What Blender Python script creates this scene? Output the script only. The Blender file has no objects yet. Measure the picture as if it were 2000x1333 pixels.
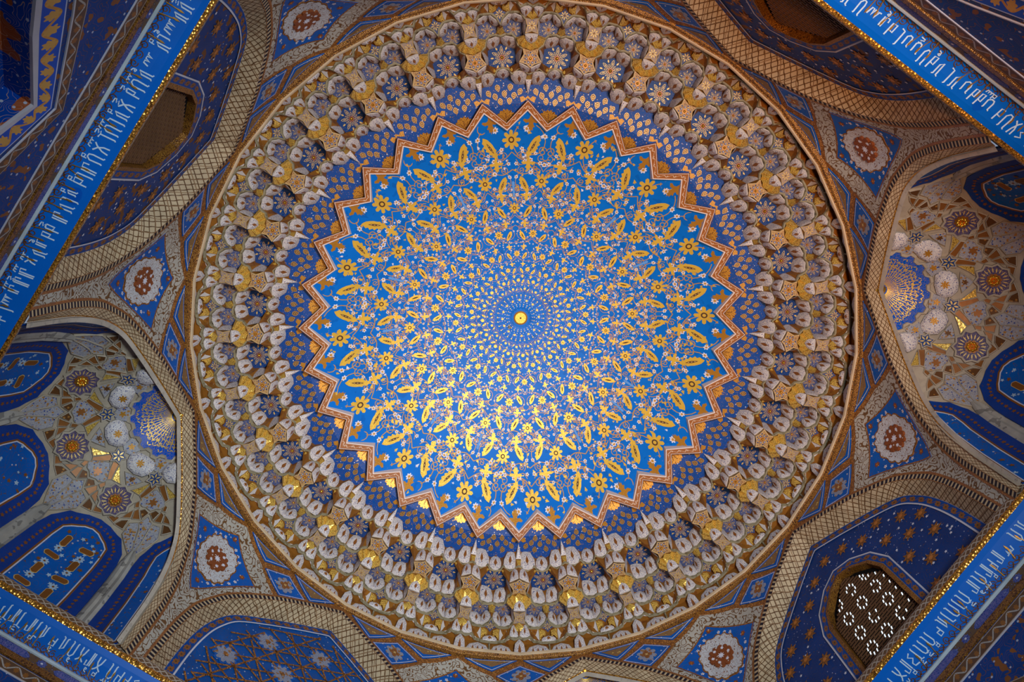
import bpy, math, random
from mathutils import Vector, Matrix
from mathutils.geometry import delaunay_2d_cdt
random.seed(7)
PI = math.pi; HO = 1.6; PHI = 0.21452; SEC = PI/16; D2R = PI/180
scene = bpy.context.scene; COL = scene.collection

# ------------------------------------------------------------------ camera
cam_d = bpy.data.cameras.new('camera'); cam = bpy.data.objects.new('camera', cam_d); COL.objects.link(cam)
cam_d.sensor_width = 36.0; cam_d.lens = 28.8; cam_d.clip_end = 200
ca, sa = math.cos(0.17621), math.sin(0.17621); cb, sb = math.cos(-0.018746), math.sin(-0.018746)
RX = Matrix(((1,0,0),(0,ca,-sa),(0,sa,ca))); RY = Matrix(((cb,0,sb),(0,1,0),(-sb,0,cb)))
M3 = (RX @ RY).transposed() @ Matrix(((1,0,0),(0,-1,0),(0,0,-1)))
cam.matrix_world = Matrix.Translation((-0.537, -2.7275, HO)) @ M3.to_4x4()
scene.camera = cam

# ------------------------------------------------------------------ world, lamps, exposure
w = bpy.data.worlds.new('world'); scene.world = w; w.use_nodes = True
w.node_tree.nodes['Background'].inputs[0].default_value = (0.62, 0.74, 1.0, 1)
w.node_tree.nodes['Background'].inputs[1].default_value = 0.35
def area(name, loc, target, size, energy, col):
    l = bpy.data.lights.new(name, 'AREA'); l.shape = 'DISK'; l.size = size; l.energy = energy; l.color = col
    o = bpy.data.objects.new(name, l); COL.objects.link(o); o.location = loc
    o.rotation_euler = (Vector(target) - Vector(loc)).to_track_quat('-Z', 'Y').to_euler()
    return o
dl = area('daylight_from_doorway', (3.1, -4.5, 3.2), (-1.0, 1.6, 16.5), 2.6, 580, (0.74, 0.88, 1.0)); dl.data.spread = 85*D2R
def spot(name, loc, target, size, energy, col, rad=.25):
    l = bpy.data.lights.new(name, 'SPOT'); l.spot_size = size*D2R; l.spot_blend = 1.0; l.energy = energy; l.color = col; l.shadow_soft_size = rad
    o = bpy.data.objects.new(name, l); COL.objects.link(o); o.location = loc
    o.rotation_euler = (Vector(target) - Vector(loc)).to_track_quat('-Z', 'Y').to_euler()
spot('floor_uplight_warm', (2.2, -1.4, 0.5), (1.0, -0.8, 17), 55, 4900, (1.0, 0.52, 0.22), .5)  # added fill spot, stands in for warm bounced light, not a known lamp
spot('floor_uplight_pale', (-0.8, 0.9, 0.5), (-0.5, 0.3, 18), 43, 2200, (1.0, 0.93, 0.80), .4)  # added unseen spot that lifts the dome above its surroundings
spot('wall_washer_warm', (2.0, -2.4, 0.5), (3.7, -3.4, 13.5), 56, 1700, (1.0, 0.40, 0.12), .2)  # added unseen spot, only there to tint this wall orange
vs = scene.view_settings
vs.view_transform = 'Standard'; vs.look = 'None'; vs.gamma = 1.0; vs.use_curve_mapping = False; vs.exposure = 0.0

# ------------------------------------------------------------------ materials
def lin(c):
    return tuple(((x/255)/12.92 if x/255 <= 0.04045 else ((x/255+0.055)/1.055)**2.4) for x in c) + (1,)
MATS = {}
def pat(name, base, layers=(), rough=0.6, metal=0.0, bump=None, var=0.12):
    m = bpy.data.materials.new(name); m.use_nodes = True; nt = m.node_tree; N = nt.nodes; L = nt.links
    b = N['Principled BSDF']; b.inputs['Roughness'].default_value = rough; b.inputs['Metallic'].default_value = metal
    b.inputs['Specular IOR Level'].default_value = 0.18 if metal < 0.3 else 0.5
    tc = N.new('ShaderNodeTexCoord')
    def math_(op, a, c=None, d=None):
        n = N.new('ShaderNodeMath'); n.operation = op
        for i, x in enumerate((a, c, d)):
            if x is None: continue
            if isinstance(x, (int, float)): n.inputs[i].default_value = x
            else: L.new(x, n.inputs[i])
        return n.outputs[0]
    def noise(scale, det=2.0, src='Object'):
        n = N.new('ShaderNodeTexNoise'); n.inputs['Scale'].default_value = scale; n.inputs['Detail'].default_value = det
        L.new(tc.outputs[src], n.inputs['Vector']); return n.outputs['Fac']
    def voro(scale, feat='F1', src='Object'):
        n = N.new('ShaderNodeTexVoronoi'); n.feature = feat; n.inputs['Scale'].default_value = scale
        L.new(tc.outputs[src], n.inputs['Vector']); return n
    def uv():
        s = N.new('ShaderNodeSeparateXYZ'); L.new(tc.outputs['UV'], s.inputs[0]); return s.outputs[0], s.outputs[1]
    rgb = N.new('ShaderNodeRGB'); rgb.outputs[0].default_value = lin(base); cur = rgb.outputs[0]
    def mix(cur, fac, col):
        n = N.new('ShaderNodeMix'); n.data_type = 'RGBA'
        if isinstance(fac, float): n.inputs[0].default_value = fac
        else: L.new(fac, n.inputs[0])
        L.new(cur, n.inputs[6])
        if isinstance(col, tuple): n.inputs[7].default_value = lin(col)
        else: L.new(col, n.inputs[7])
        return n.outputs[2]
    for lay in layers:
        k = lay[0]
        if k == 'scroll':      # winding iso lines of a noise: painted scrolls
            _, sc, fr, th, col = lay
            fac = math_('LESS_THAN', math_('ABSOLUTE', math_('SINE', math_('MULTIPLY', noise(sc, 1.0), fr))), th)
        elif k == 'blob':
            _, sc, th, col = lay; fac = math_('GREATER_THAN', noise(sc, 1.5), th)
        elif k == 'dot':
            _, sc, th, col = lay; fac = math_('LESS_THAN', voro(sc).outputs['Distance'], th)
        elif k == 'pick':      # whole voronoi cells picked by chance
            _, sc, th, col = lay
            s = N.new('ShaderNodeSeparateColor'); L.new(voro(sc).outputs['Color'], s.inputs[0])
            fac = math_('LESS_THAN', s.outputs[0], th)
        elif k == 'crack':
            _, sc, th, col = lay; fac = math_('LESS_THAN', voro(sc, 'DISTANCE_TO_EDGE').outputs['Distance'], th)
        elif k == 'lattice':   # crossed diagonal laths, uv in metres along, 0..1 across
            _, p, kk, th, col = lay; u, v = uv()
            a = math_('DIVIDE', u, p); c = math_('MULTIPLY', v, kk)
            wv = math_('MULTIPLY', math_('SINE', math_('MULTIPLY', a, 2*PI)), 0.06)
            f1 = math_('ABSOLUTE', math_('SUBTRACT', math_('FRACT', math_('ADD', math_('ADD', a, c), wv)), 0.5))
            f2 = math_('ABSOLUTE', math_('SUBTRACT', math_('FRACT', math_('SUBTRACT', a, c)), 0.5))
            fac = math_('LESS_THAN', math_('MINIMUM', f1, f2), th)
        elif k == 'tick':
            _, p, th, col = lay; u, v = uv(); fac = math_('LESS_THAN', math_('FRACT', math_('DIVIDE', u, p)), th)
        elif k == 'tickmid':
            _, p, th, v0, v1, col = lay; u, v = uv()
            fac = math_('MULTIPLY', math_('LESS_THAN', math_('FRACT', math_('DIVIDE', u, p)), th),
                        math_('MULTIPLY', math_('GREATER_THAN', v, v0), math_('LESS_THAN', v, v1)))
        elif k == 'edge':      # strips along both borders of a band
            _, e0, col = lay; u, v = uv()
            fac = math_('GREATER_THAN', math_('ABSOLUTE', math_('SUBTRACT', v, 0.5)), 0.5 - e0)
        elif k == 'wave':      # a vine winding along the band
            _, p, amp, th, col = lay; u, v = uv()
            y = math_('ADD', 0.5, math_('MULTIPLY', math_('SINE', math_('MULTIPLY', u, 2*PI/p)), amp))
            fac = math_('LESS_THAN', math_('ABSOLUTE', math_('SUBTRACT', v, y)), th)
        elif k == 'buds':      # round blossoms set along the band
            _, p, rad, asp, off, col = lay; u, v = uv()
            x = math_('SUBTRACT', math_('FRACT', math_('ADD', math_('DIVIDE', u, p), off)), 0.5)
            y = math_('MULTIPLY', math_('SUBTRACT', v, 0.5), asp)
            d = math_('SQRT', math_('ADD', math_('MULTIPLY', x, x), math_('MULTIPLY', y, y)))
            lob = math_('MULTIPLY', math_('SINE', math_('MULTIPLY', math_('ARCTAN2', y, x), 7.0)), rad*0.18)
            fac = math_('LESS_THAN', d, math_('ADD', lob, rad))
        cur = mix(cur, fac, col)
    if var:
        n = N.new('ShaderNodeMix'); n.data_type = 'RGBA'; n.blend_type = 'MULTIPLY'; n.inputs[0].default_value = 1.0
        r = N.new('ShaderNodeMapRange'); L.new(noise(3.1, 4.0), r.inputs[0])
        r.inputs[1].default_value = 0.3; r.inputs[2].default_value = 0.7
        r.inputs[3].default_value = 1 - var; r.inputs[4].default_value = 1 + var*0.3
        L.new(cur, n.inputs[6]); L.new(r.outputs[0], n.inputs[7]); cur = n.outputs[2]
    L.new(cur, b.inputs['Base Color'])
    if bump:
        kind, sc, st = bump
        h = voro(sc).outputs['Distance'] if kind == 'voro' else noise(sc, 3.0)
        bn = N.new('ShaderNodeBump'); bn.inputs['Strength'].default_value = st; bn.inputs['Distance'].default_value = 0.02
        L.new(h, bn.inputs['Height']); L.new(bn.outputs[0], b.inputs['Normal'])
    MATS[name] = m; return m
BL = (12, 84, 190); BLD = (20, 58, 138); OC = (150, 92, 34); OCD = (108, 62, 26); GO = (226, 170, 62); WH = (224, 222, 226)
pat('dome_blue', (0, 108, 200), [('blob', 5, 0.62, (0, 98, 186))], 0.5, var=0.10)
pat('gold_relief', (246, 196, 72), rough=0.36, metal=0.35, bump=('noise', 60, 0.35), var=0.10)
pat('ochre_relief', (190, 130, 38), rough=0.42, metal=0.3, bump=('noise', 60, 0.35), var=0.12)
pat('vine_gold', (208, 148, 62), rough=0.5, metal=0.2, var=0.1)
pat('blossom_white', (222, 216, 222), rough=0.5, var=0.06)
pat('dark_slit', (84, 56, 44), rough=0.7)
pat('lilac', (120, 110, 170), rough=0.6)
pat('border_brown', (160, 94, 44), [('wave', 0.16, 0.2, 0.05, (214, 186, 160)), ('buds', 0.16, 0.10, 1.0, 0.25, (210, 180, 156))], 0.5, var=0.1)
pat('border_side', (120, 68, 30), [('dot', 34, 0.28, (62, 34, 24))], 0.55)
pat('border_white', (226, 206, 196), rough=0.6, var=0.08)
pat('band_blue', (0, 72, 150), [('scroll', 16, 26, 0.12, (110, 70, 40)), ('dot', 30, 0.14, (200, 150, 80))], 0.5)
pat('teardrop_gold', (200, 154, 84), [('crack', 40, 0.05, (120, 74, 40))], 0.45, 0.35)
pat('shell_gold', (206, 146, 50), [('crack', 30, 0.06, (120, 70, 26))], 0.4, 0.55)
pat('muq_brown', (158, 102, 38), [('blob', 9, 0.60, (138, 82, 34))], 0.5, 0.15, var=0.25)
pat('muq_ridge', (154, 142, 112), [('blob', 14, 0.58, (128, 114, 84))], 0.55, var=0.18)
pat('cell_white', (228, 216, 206), [('scroll', 15, 26, 0.26, (104, 108, 150)), ('dot', 30, 0.24, (52, 62, 128)), ('dot', 22, 0.12, (176, 112, 84))], 0.42)
pat('cell_edge', (206, 196, 188), rough=0.45, var=0.08)
pat('cell_motif', (158, 96, 38), rough=0.45, metal=0.3)
pat('gold_facet', (255, 212, 100), [('crack', 30, 0.05, (150, 92, 28))], 0.30, 0.5, bump=('voro', 26, 0.12), var=0.15)
pat('muq_blue', (0, 58, 122), [('scroll', 14, 26, 0.10, (150, 120, 80))], 0.42, var=0.15)
pat('muq_blue_fine', (2, 62, 128), [('scroll', 24, 46, 0.30, (176, 150, 116)), ('dot', 30, 0.18, (206, 190, 160))], 0.42, var=0.15)
pat('petal_cream', (222, 184, 112), rough=0.42, metal=0.25)
pat('petal_orange', (206, 128, 44), rough=0.4, metal=0.4)
pat('star_edge', (196, 162, 112), rough=0.5, var=0.15)
pat('star_beige', (168, 124, 76), [('crack', 22, 0.06, (206, 172, 116)), ('dot', 24, 0.26, (84, 66, 84)), ('dot', 24, 0.12, (224, 210, 190))], 0.45)
pat('star_lilac', (158, 130, 110), [('scroll', 26, 40, 0.32, (206, 188, 170)), ('dot', 26, 0.22, (60, 70, 140))], 0.45)
pat('boss_gold', (244, 186, 70), rough=0.25, metal=0.9)
pat('rim_white', (214, 184, 146), rough=0.5, var=0.2)
pat('rim_gold', (146, 94, 36), [('dot', 55, 0.30, (206, 150, 56)), ('pick', 55, 0.16, (96, 58, 26))], 0.42, 0.4, bump=('voro', 55, 0.4))
pat('strap_brown', (146, 92, 44), [('dot', 36, 0.30, (70, 42, 28)), ('pick', 44, 0.18, (190, 126, 60))], 0.5, 0.2)
pat('panel_blue', (0, 88, 172), [('scroll', 6, 22, 0.09, (96, 74, 70)), ('dot', 9, 0.13, (190, 188, 200)), ('dot', 9, 0.06, (190, 130, 60))], 0.45, var=0.15)
pat('panel_edge', (206, 200, 206), rough=0.55)
pat('tri_gold', (150, 112, 66), [('scroll', 14, 36, 0.3, (96, 74, 70)), ('dot', 12, 0.2, (206, 170, 90))], 0.5, 0.2)
pat('vine_band', (184, 174, 158), [('scroll', 6, 22, 0.46, (112, 76, 42)), ('dot', 11, 0.16, (120, 84, 46))], 0.5, var=0.15)
pat('medal_white', (204, 200, 198), [('scroll', 9, 22, 0.24, (140, 92, 54)), ('dot', 13, 0.15, (104, 60, 40))], 0.5)
pat('medal_brown', (142, 74, 34), [('scroll', 14, 36, 0.2, (92, 46, 26)), ('dot', 13, 0.20, (206, 190, 176))], 0.5)
pat('medal_grey', (150, 150, 160), [('scroll', 12, 40, 0.3, (90, 96, 130)), ('pick', 24, 0.16, (150, 104, 60))], 0.5)
pat('bead_band', (36, 30, 40), [('tickmid', 0.085, 0.42, 0.12, 0.88, (196, 168, 128)), ('edge', 0.10, (150, 100, 56))], 0.55)
pat('lattice_band', (200, 174, 138), [('lattice', 0.125, 2.5, 0.085, (98, 64, 34)), ('lattice', 0.31, 1.0, 0.03, (140, 104, 70))], 0.55, var=0.2)
pat('arch_gold', (150, 92, 40), [('dot', 34, 0.3, (196, 140, 60))], 0.4, 0.4)
pat('plaster', (192, 178, 160), [('blob', 12, 0.62, (176, 164, 148))], 0.6, var=0.2)
pat('field_blue', (8, 56, 120), [('scroll', 6, 34, 0.12, (84, 66, 70)), ('blob', 5.5, 0.60, (116, 70, 32)), ('dot', 11, 0.13, (176, 176, 190))], 0.5, var=0.2)
pat('field_blue_star', (10, 56, 120), [('scroll', 6, 40, 0.16, (74, 62, 76)), ('dot', 10, 0.08, (130, 84, 40)), ('dot', 13, 0.12, (170, 170, 186))], 0.5, var=0.2)
pat('field_blue_dense', (0, 78, 152), [('scroll', 8, 26, 0.14, (80, 70, 80)), ('dot', 12, 0.14, (176, 176, 190))], 0.5, var=0.2)
pat('border_blue', (0, 66, 140), [('wave', 0.2, 0.22, 0.06, (120, 80, 44)), ('buds', 0.2, 0.30, 1.0, 0.0, (142, 88, 38)), ('buds', 0.2, 0.10, 1.0, 0.0, (90, 60, 40)), ('edge', 0.04, (150, 140, 150))], 0.5, var=0.15)
pat('border_blue_gold', (10, 82, 196), [('wave', 0.34, 0.26, 0.09, (216, 150, 60)), ('buds', 0.17, 0.30, 1.0, 0.0, (222, 166, 76)), ('edge', 0.05, (196, 204, 226))], 0.45, var=0.1)
pat('band_vine_brown', (104, 74, 52), [('wave', 0.26, 0.26, 0.08, (176, 166, 156)), ('buds', 0.13, 0.24, 1.0, 0.0, (150, 96, 44)), ('edge', 0.06, (180, 160, 140))], 0.5, var=0.15)
pat('band_tile', (112, 84, 60), [('dot', 26, 0.32, (66, 60, 90)), ('dot', 26, 0.13, (196, 190, 190))], 0.5)
pat('fan_blue', (6, 84, 186), [('scroll', 12, 30, 0.16, (190, 140, 70))], 0.4)
pat('strap_white', (176, 160, 138), [('blob', 10, 0.6, (170, 154, 134))], 0.5, var=0.2)
pat('panel_white', (170, 164, 162), [('scroll', 12, 30, 0.25, (96, 100, 140)), ('pick', 32, 0.12, (170, 120, 60)), ('dot', 16, 0.2, (50, 70, 140))], 0.42)
pat('panel_brown', (150, 92, 36), rough=0.45, metal=0.35, var=0.25)
pat('panel_dark', (104, 66, 34), [('dot', 14, 0.24, (176, 120, 56))], 0.5, 0.2)
pat('rosette_blue', (34, 44, 104), [('scroll', 22, 46, 0.32, (188, 150, 120)), ('dot', 30, 0.2, (190, 160, 110))], 0.4)
pat('rib_grey', (172, 164, 152), [('blob', 8, 0.6, (130, 124, 116))], 0.6, var=0.25)
pat('cartouche', (136, 82, 34), rough=0.5, metal=0.2)
pat('flower_pale', (176, 198, 214), [('scroll', 14, 36, 0.25, (110, 130, 160))], 0.5)
pat('lip_gold', (226, 158, 60), [('crack', 26, 0.07, (120, 70, 24))], 0.30, 0.65, bump=('voro', 26, 0.6), var=0.1)
pat('chain_band', (118, 84, 54), [('lattice', 0.12, 1.0, 0.12, (196, 180, 160))], 0.5)
pat('cornice_blue', (0, 100, 196), [('blob', 3, 0.66, (0, 86, 186))], 0.42, var=0.08)
pat('cornice_scroll', (110, 66, 34), rough=0.5, metal=0.25)
pat('letter_white', (206, 222, 236), rough=0.5, var=0.06)
pat('stem_gold', (214, 156, 66), rough=0.3, metal=0.7)
pat('line_white', (196, 206, 210), rough=0.6, var=0.2)
pat('cartouche_blue', (26, 52, 140), [('scroll', 26, 40, 0.4, (160, 160, 190))], 0.5)
pat('wall_blue', (6, 62, 134), [('scroll', 4.5, 40, 0.14, (120, 74, 36)), ('blob', 6, 0.63, (140, 84, 36)), ('dot', 9, 0.15, (186, 190, 206))], 0.5, var=0.2)
pat('wall_niche', (4, 72, 170), [('blob', 2.6, 0.54, (178, 92, 48)), ('scroll', 5, 36, 0.14, (200, 160, 140)), ('dot', 9, 0.16, (200, 204, 220))], 0.5, var=0.15)
pat('window_brown', (112, 76, 48), rough=0.6, var=0.2)
pat('floor_stone', (150, 112, 84), [('crack', 1.2, 0.01, (140, 128, 116))], 0.5)
pat('streak_blue', (96, 150, 214), rough=0.6)
pat('void_black', (18, 13, 11), rough=0.9)
m = pat('daylight_hole', (215, 235, 255)); b = m.node_tree.nodes['Principled BSDF']
b.inputs['Emission Color'].default_value = (0.80, 0.92, 1.0, 1); b.inputs['Emission Strength'].default_value = 1.1

# ------------------------------------------------------------------ mesh helpers
class MB:
    def __init__(s): s.v = []; s.f = []; s.m = []; s.u = []; s.hasuv = False
    def add(s, vs, fs, m=0, uvs=None):
        b = len(s.v); s.v += [tuple(p) for p in vs]
        for i, f in enumerate(fs):
            s.f.append([b+j for j in f]); s.m.append(m)
            if uvs: s.hasuv = True; s.u.append([uvs[j] for j in f])
            else: s.u.append(None)
    def strip(s, A, B, m=0, closed=False, u0=0.0):
        n = len(A); uv = []; acc = u0
        for i in range(n):
            if i: acc += ((Vector(A[i])-Vector(A[i-1])).length + (Vector(B[i])-Vector(B[i-1])).length)/2
            uv.append(acc)
        vs = []; uvs = []
        for i in range(n): vs += [A[i], B[i]]; uvs += [(uv[i], 0), (uv[i], 1)]
        fs = [(2*i, 2*i+1, 2*i+3, 2*i+2) for i in range(n-1)]
        s.add(vs, fs, m, uvs)
        if closed: s.add([A[-1], B[-1], B[0], A[0]], [(0,1,2,3)], m, [(acc,0),(acc,1),(acc+.1,1),(acc+.1,0)])
    def mesh(s, name, mats, smooth=False):
        me = bpy.data.meshes.new(name); me.from_pydata(s.v, [], s.f)
        for x in mats: me.materials.append(MATS[x])
        me.polygons.foreach_set('material_index', s.m)
        if smooth: me.polygons.foreach_set('use_smooth', [True]*len(s.f))
        if s.hasuv:
            l = me.uv_layers.new(name='UVMap'); k = 0; flat = []
            for f, u in zip(s.f, s.u):
                for j in range(len(f)): flat += list(u[j]) if u else [0.0, 0.0]
            l.data.foreach_set('uv', flat)
        me.update(); return me
    def build(s, name, mats, parent=None, smooth=False, rot=0.0):
        return link(name, s.mesh(name, mats, smooth), parent, rot)
def link(name, me, parent=None, rot=0.0):
    o = bpy.data.objects.new(name, me); COL.objects.link(o); o.parent = parent
    if rot: o.rotation_euler = (0, 0, rot)
    return o
def tag(o, label=None, cat=None, group=None, kind=None):
    if label: o['label'] = label
    if cat: o['category'] = cat
    if group: o['group'] = group
    if kind: o['kind'] = kind
    return o
def root(name, label=None, cat=None, rot=0.0, group=None, kind=None):
    o = bpy.data.objects.new(name, None); COL.objects.link(o); o.rotation_euler = (0, 0, PHI+rot); o.empty_display_size = 0.2
    return tag(o, label, cat, group, kind)
def inside(poly, x, y):
    c = False; j = len(poly)-1
    for i in range(len(poly)):
        xi, yi = poly[i]; xj, yj = poly[j]
        if (yi > y) != (yj > y) and x < (xj-xi)*(y-yi)/(yj-yi)+xi: c = not c
        j = i
    return c
def dens(poly, step, closed=True):
    out = []; n = len(poly)
    for i in range(n if closed else n-1):
        a = poly[i]; b = poly[(i+1) % n]; k = max(1, int(math.dist(a, b)/step+.5))
        for q in range(k): out.append((a[0]+(b[0]-a[0])*q/k, a[1]+(b[1]-a[1])*q/k))
    if not closed: out.append(poly[-1])
    return out
def fill(mb, surf, poly, step, off, m=0, th=0.0, sx=1.0):
    """polygon in a surface's own 2d coordinates, filled with triangles that follow the surface; th gives it edges"""
    P = [(x*sx, y) for x, y in poly]; P = dens(P, step); n = len(P)
    xs = [p[0] for p in P]; ys = [p[1] for p in P]; inn = []
    x = min(xs)+step/2
    while x < max(xs):
        y = min(ys)+step/2
        while y < max(ys):
            if inside(P, x, y) and all(math.dist((x, y), q) > step*0.45 for q in P): inn.append((x, y))
            y += step
        x += step
    pts = [Vector(p) for p in P+inn]
    r = delaunay_2d_cdt(pts, [(i, (i+1) % n) for i in range(n)], [], 1, 1e-5)
    vs = [surf(p[0]/sx, p[1], off) for p in r[0]]
    mb.add(vs, r[2], m, [(p[0], p[1]) for p in r[0]])
    if th: mb.strip([surf(p[0]/sx, p[1], off) for p in P+P[:1]], [surf(p[0]/sx, p[1], off-th) for p in P+P[:1]], m)
def inset(poly, d):
    """inset a simple polygon by d (either winding)"""
    n = len(poly); A = sum(poly[i][0]*poly[(i+1) % n][1]-poly[(i+1) % n][0]*poly[i][1] for i in range(n)); sg = 1 if A > 0 else -1; out = []
    for i in range(n):
        p = Vector(poly[i-1]); q = Vector(poly[i]); r = Vector(poly[(i+1) % n])
        e1 = (q-p).normalized(); e2 = (r-q).normalized()
        n1 = Vector((-e1.y, e1.x))*sg; n2 = Vector((-e2.y, e2.x))*sg; b = n1+n2
        k = b.dot(n1)
        out.append(tuple(q + b*(d/max(k, 0.35))))
    return out
def catmull(P, k=4):
    out = []
    for i in range(len(P)-1):
        p0 = P[max(i-1, 0)]; p1 = P[i]; p2 = P[i+1]; p3 = P[min(i+2, len(P)-1)]
        for q in range(k):
            t = q/k
            out.append(tuple(0.5*((2*b)+(c-a)*t+(2*a-5*b+4*c-d)*t*t+(3*b-a-3*c+d)*t**3) for a, b, c, d in zip(p0, p1, p2, p3)))
    out.append(tuple(P[-1])); return out
def rosette(mb, surf2, c, rad, n, m=0, off=0.0, inner=0.5, sub=3, ph=0.0, th=0.0):
    """lobed flower of n petals drawn with surf2(x, y, off) around c"""
    P = []
    for i in range(n):
        for q in range(sub+1):
            a = (i+q/(sub+1))*2*PI/n + ph; t = q/(sub+1)
            rr = inner + (1-inner)*math.sin(PI*t)**0.7
            P.append((c[0]+rad*rr*math.cos(a), c[1]+rad*rr*math.sin(a)))
    vs = [surf2(c[0], c[1], off)] + [surf2(x, y, off) for x, y in P]; k = len(P)
    mb.add(vs, [(0, 1+i, 1+(i+1) % k) for i in range(k)], m)
    if th: mb.strip([surf2(x, y, off) for x, y in P+P[:1]], [surf2(x, y, off-th) for x, y in P+P[:1]], m)
def shape(mb, surf2, c, ang, sc, P, m=0, off=0.0, th=0.0):
    """outline P (unit coords) turned by ang, scaled by sc and set at c"""
    co, si = math.cos(ang), math.sin(ang); sxx, syy = sc if isinstance(sc, tuple) else (sc, sc)
    Q = [(c[0]+x*sxx*co-y*syy*si, c[1]+x*sxx*si+y*syy*co) for x, y in P]
    mb.add([surf2(x, y, off) for x, y in Q], [list(range(len(Q)))], m)
    if th: mb.strip([surf2(x, y, off) for x, y in Q+Q[:1]], [surf2(x, y, off-th) for x, y in Q+Q[:1]], m)
def ribbon(mb, surf2, P, w, m=0, off=0.0, taper=False):
    A = []; B = []; n = len(P)
    for i, p in enumerate(P):
        a = P[max(i-1, 0)]; b = P[min(i+1, n-1)]; dx, dy = b[0]-a[0], b[1]-a[1]; l = math.hypot(dx, dy) or 1
        ww = w*(1-0.7*i/(n-1)) if taper else w
        A.append(surf2(p[0]-dy/l*ww/2, p[1]+dx/l*ww/2, off)); B.append(surf2(p[0]+dy/l*ww/2, p[1]-dx/l*ww/2, off))
    mb.strip(A, B, m)
ALMOND = [(0, -.5), (.14, -.28), (.2, 0), (.14, .28), (0, .5), (-.14, .28), (-.2, 0), (-.14, -.28)]
def dome_boss(mb, p, n, rad, hgt, m=0, k=8):
    n = Vector(n).normalized(); t = n.orthogonal().normalized(); s = n.cross(t); vs = []; p = Vector(p)
    for a, z in ((1, 0), (.75, .6), (.3, .95)):
        for i in range(k):
            q = i*2*PI/k; vs.append(p + (t*math.cos(q)+s*math.sin(q))*rad*a + n*hgt*z)
    vs.append(p+n*hgt); fs = []
    for j in range(2): fs += [(j*k+i, j*k+(i+1) % k, (j+1)*k+(i+1) % k, (j+1)*k+i) for i in range(k)]
    fs += [(2*k+i, 2*k+(i+1) % k, 3*k) for i in range(k)]
    mb.add(vs, fs, m)
# ------------------------------------------------------------------ painted dome
def dome_h(r): return 16.56 + 1.74*(1-(min(r, 4.6)/4.36)**2.5)
def pol(u, r, h): return Vector((r*math.cos(u*SEC), r*math.sin(u*SEC), h+HO))
def local(u0, r0, hf):
    def s(x, y, off):
        r = r0+y; a = u0*SEC + x/max(r, .05)
        return Vector((r*math.cos(a), r*math.sin(a), hf(r)+HO-off))
    return s
ceiling = MB(); NR = 24; NA = 128
vs = [(0, 0, dome_h(0)+HO)]; fs = []
for i in range(1, NR+1):
    r = 3.95*i/(NR-1)
    for j in range(NA):
        a = j*2*PI/NA; rr = r if i < NR else 4.41-.35*(abs(((a/SEC+.5) % 1)-.5)*2)
        vs.append((rr*math.cos(a), rr*math.sin(a), dome_h(rr)+HO))
for j in range(NA): fs.append((0, 1+j, 1+(j+1) % NA))
for i in range(NR-1):
    for j in range(NA): a = 1+i*NA+j; b = 1+i*NA+(j+1) % NA; fs.append((a, b, b+NA, a+NA))
ceiling.add(vs, fs)
CE = tag(ceiling.build('ceiling', ['dome_blue'], None, True), 'shallow blue painted dome covered in golden leaves and flowers', kind='structure'); CE.rotation_euler = (0, 0, PHI)
LEAF = [(0, -.5), (.06, -.40), (.14, -.33), (.095, -.27), (.19, -.17), (.135, -.10), (.225, .02), (.155, .07), (.215, .20), (.13, .25), (.15, .36), (.07, .42), (0, .5),
        (-.06, .43), (-.12, .33), (-.15, .20), (-.165, .05), (-.15, -.10), (-.165, -.2), (-.10, -.26), (-.11, -.36), (-.04, -.43)]
PALM = [(0, .5), (.05, .36), (.12, .42), (.11, .26), (.22, .24), (.12, .10), (.14, .03), (.30, .06), (.47, -.06), (.40, -.13), (.22, -.10), (.10, -.16), (.06, -.32), (.03, -.5)]
PALM = PALM + [(-x, y) for x, y in PALM[::-1][:-1]]
BUD = [(0, -.5), (.18, -.1), (.34, .3), (.12, .2), (0, .5), (-.12, .2), (-.34, .3), (-.18, -.1)]
RK = [3.84, 3.05, 2.46, 1.92, 1.46, 1.11, .86, .67]
U0 = 0.6; O1 = 0.012
def circ_arc(cx, cy, r, a0, a1, n=12): return [(cx+r*math.cos(a0+(a1-a0)*i/n), cy+r*math.sin(a0+(a1-a0)*i/n)) for i in range(n+1)]
def spiral(cx, cy, r, a0, turns, n=14, k=0.25): return [(cx+r*(1-(1-k)*i/n)*math.cos(a0+turns*2*PI*i/n), cy+r*(1-(1-k)*i/n)*math.sin(a0+turns*2*PI*i/n)) for i in range(n+1)]
def zig_in(u): t = abs(((u+.5) % 1)-.5)*2; return 4.35-.35*t
def okay(u0, rk, P, mg=.05):
    for x, y in P:
        r = rk+y
        if r > zig_in(u0+x/r/SEC)-mg: return False
    return True
vines = MB(); whites = MB(); smalls = MB()
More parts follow.
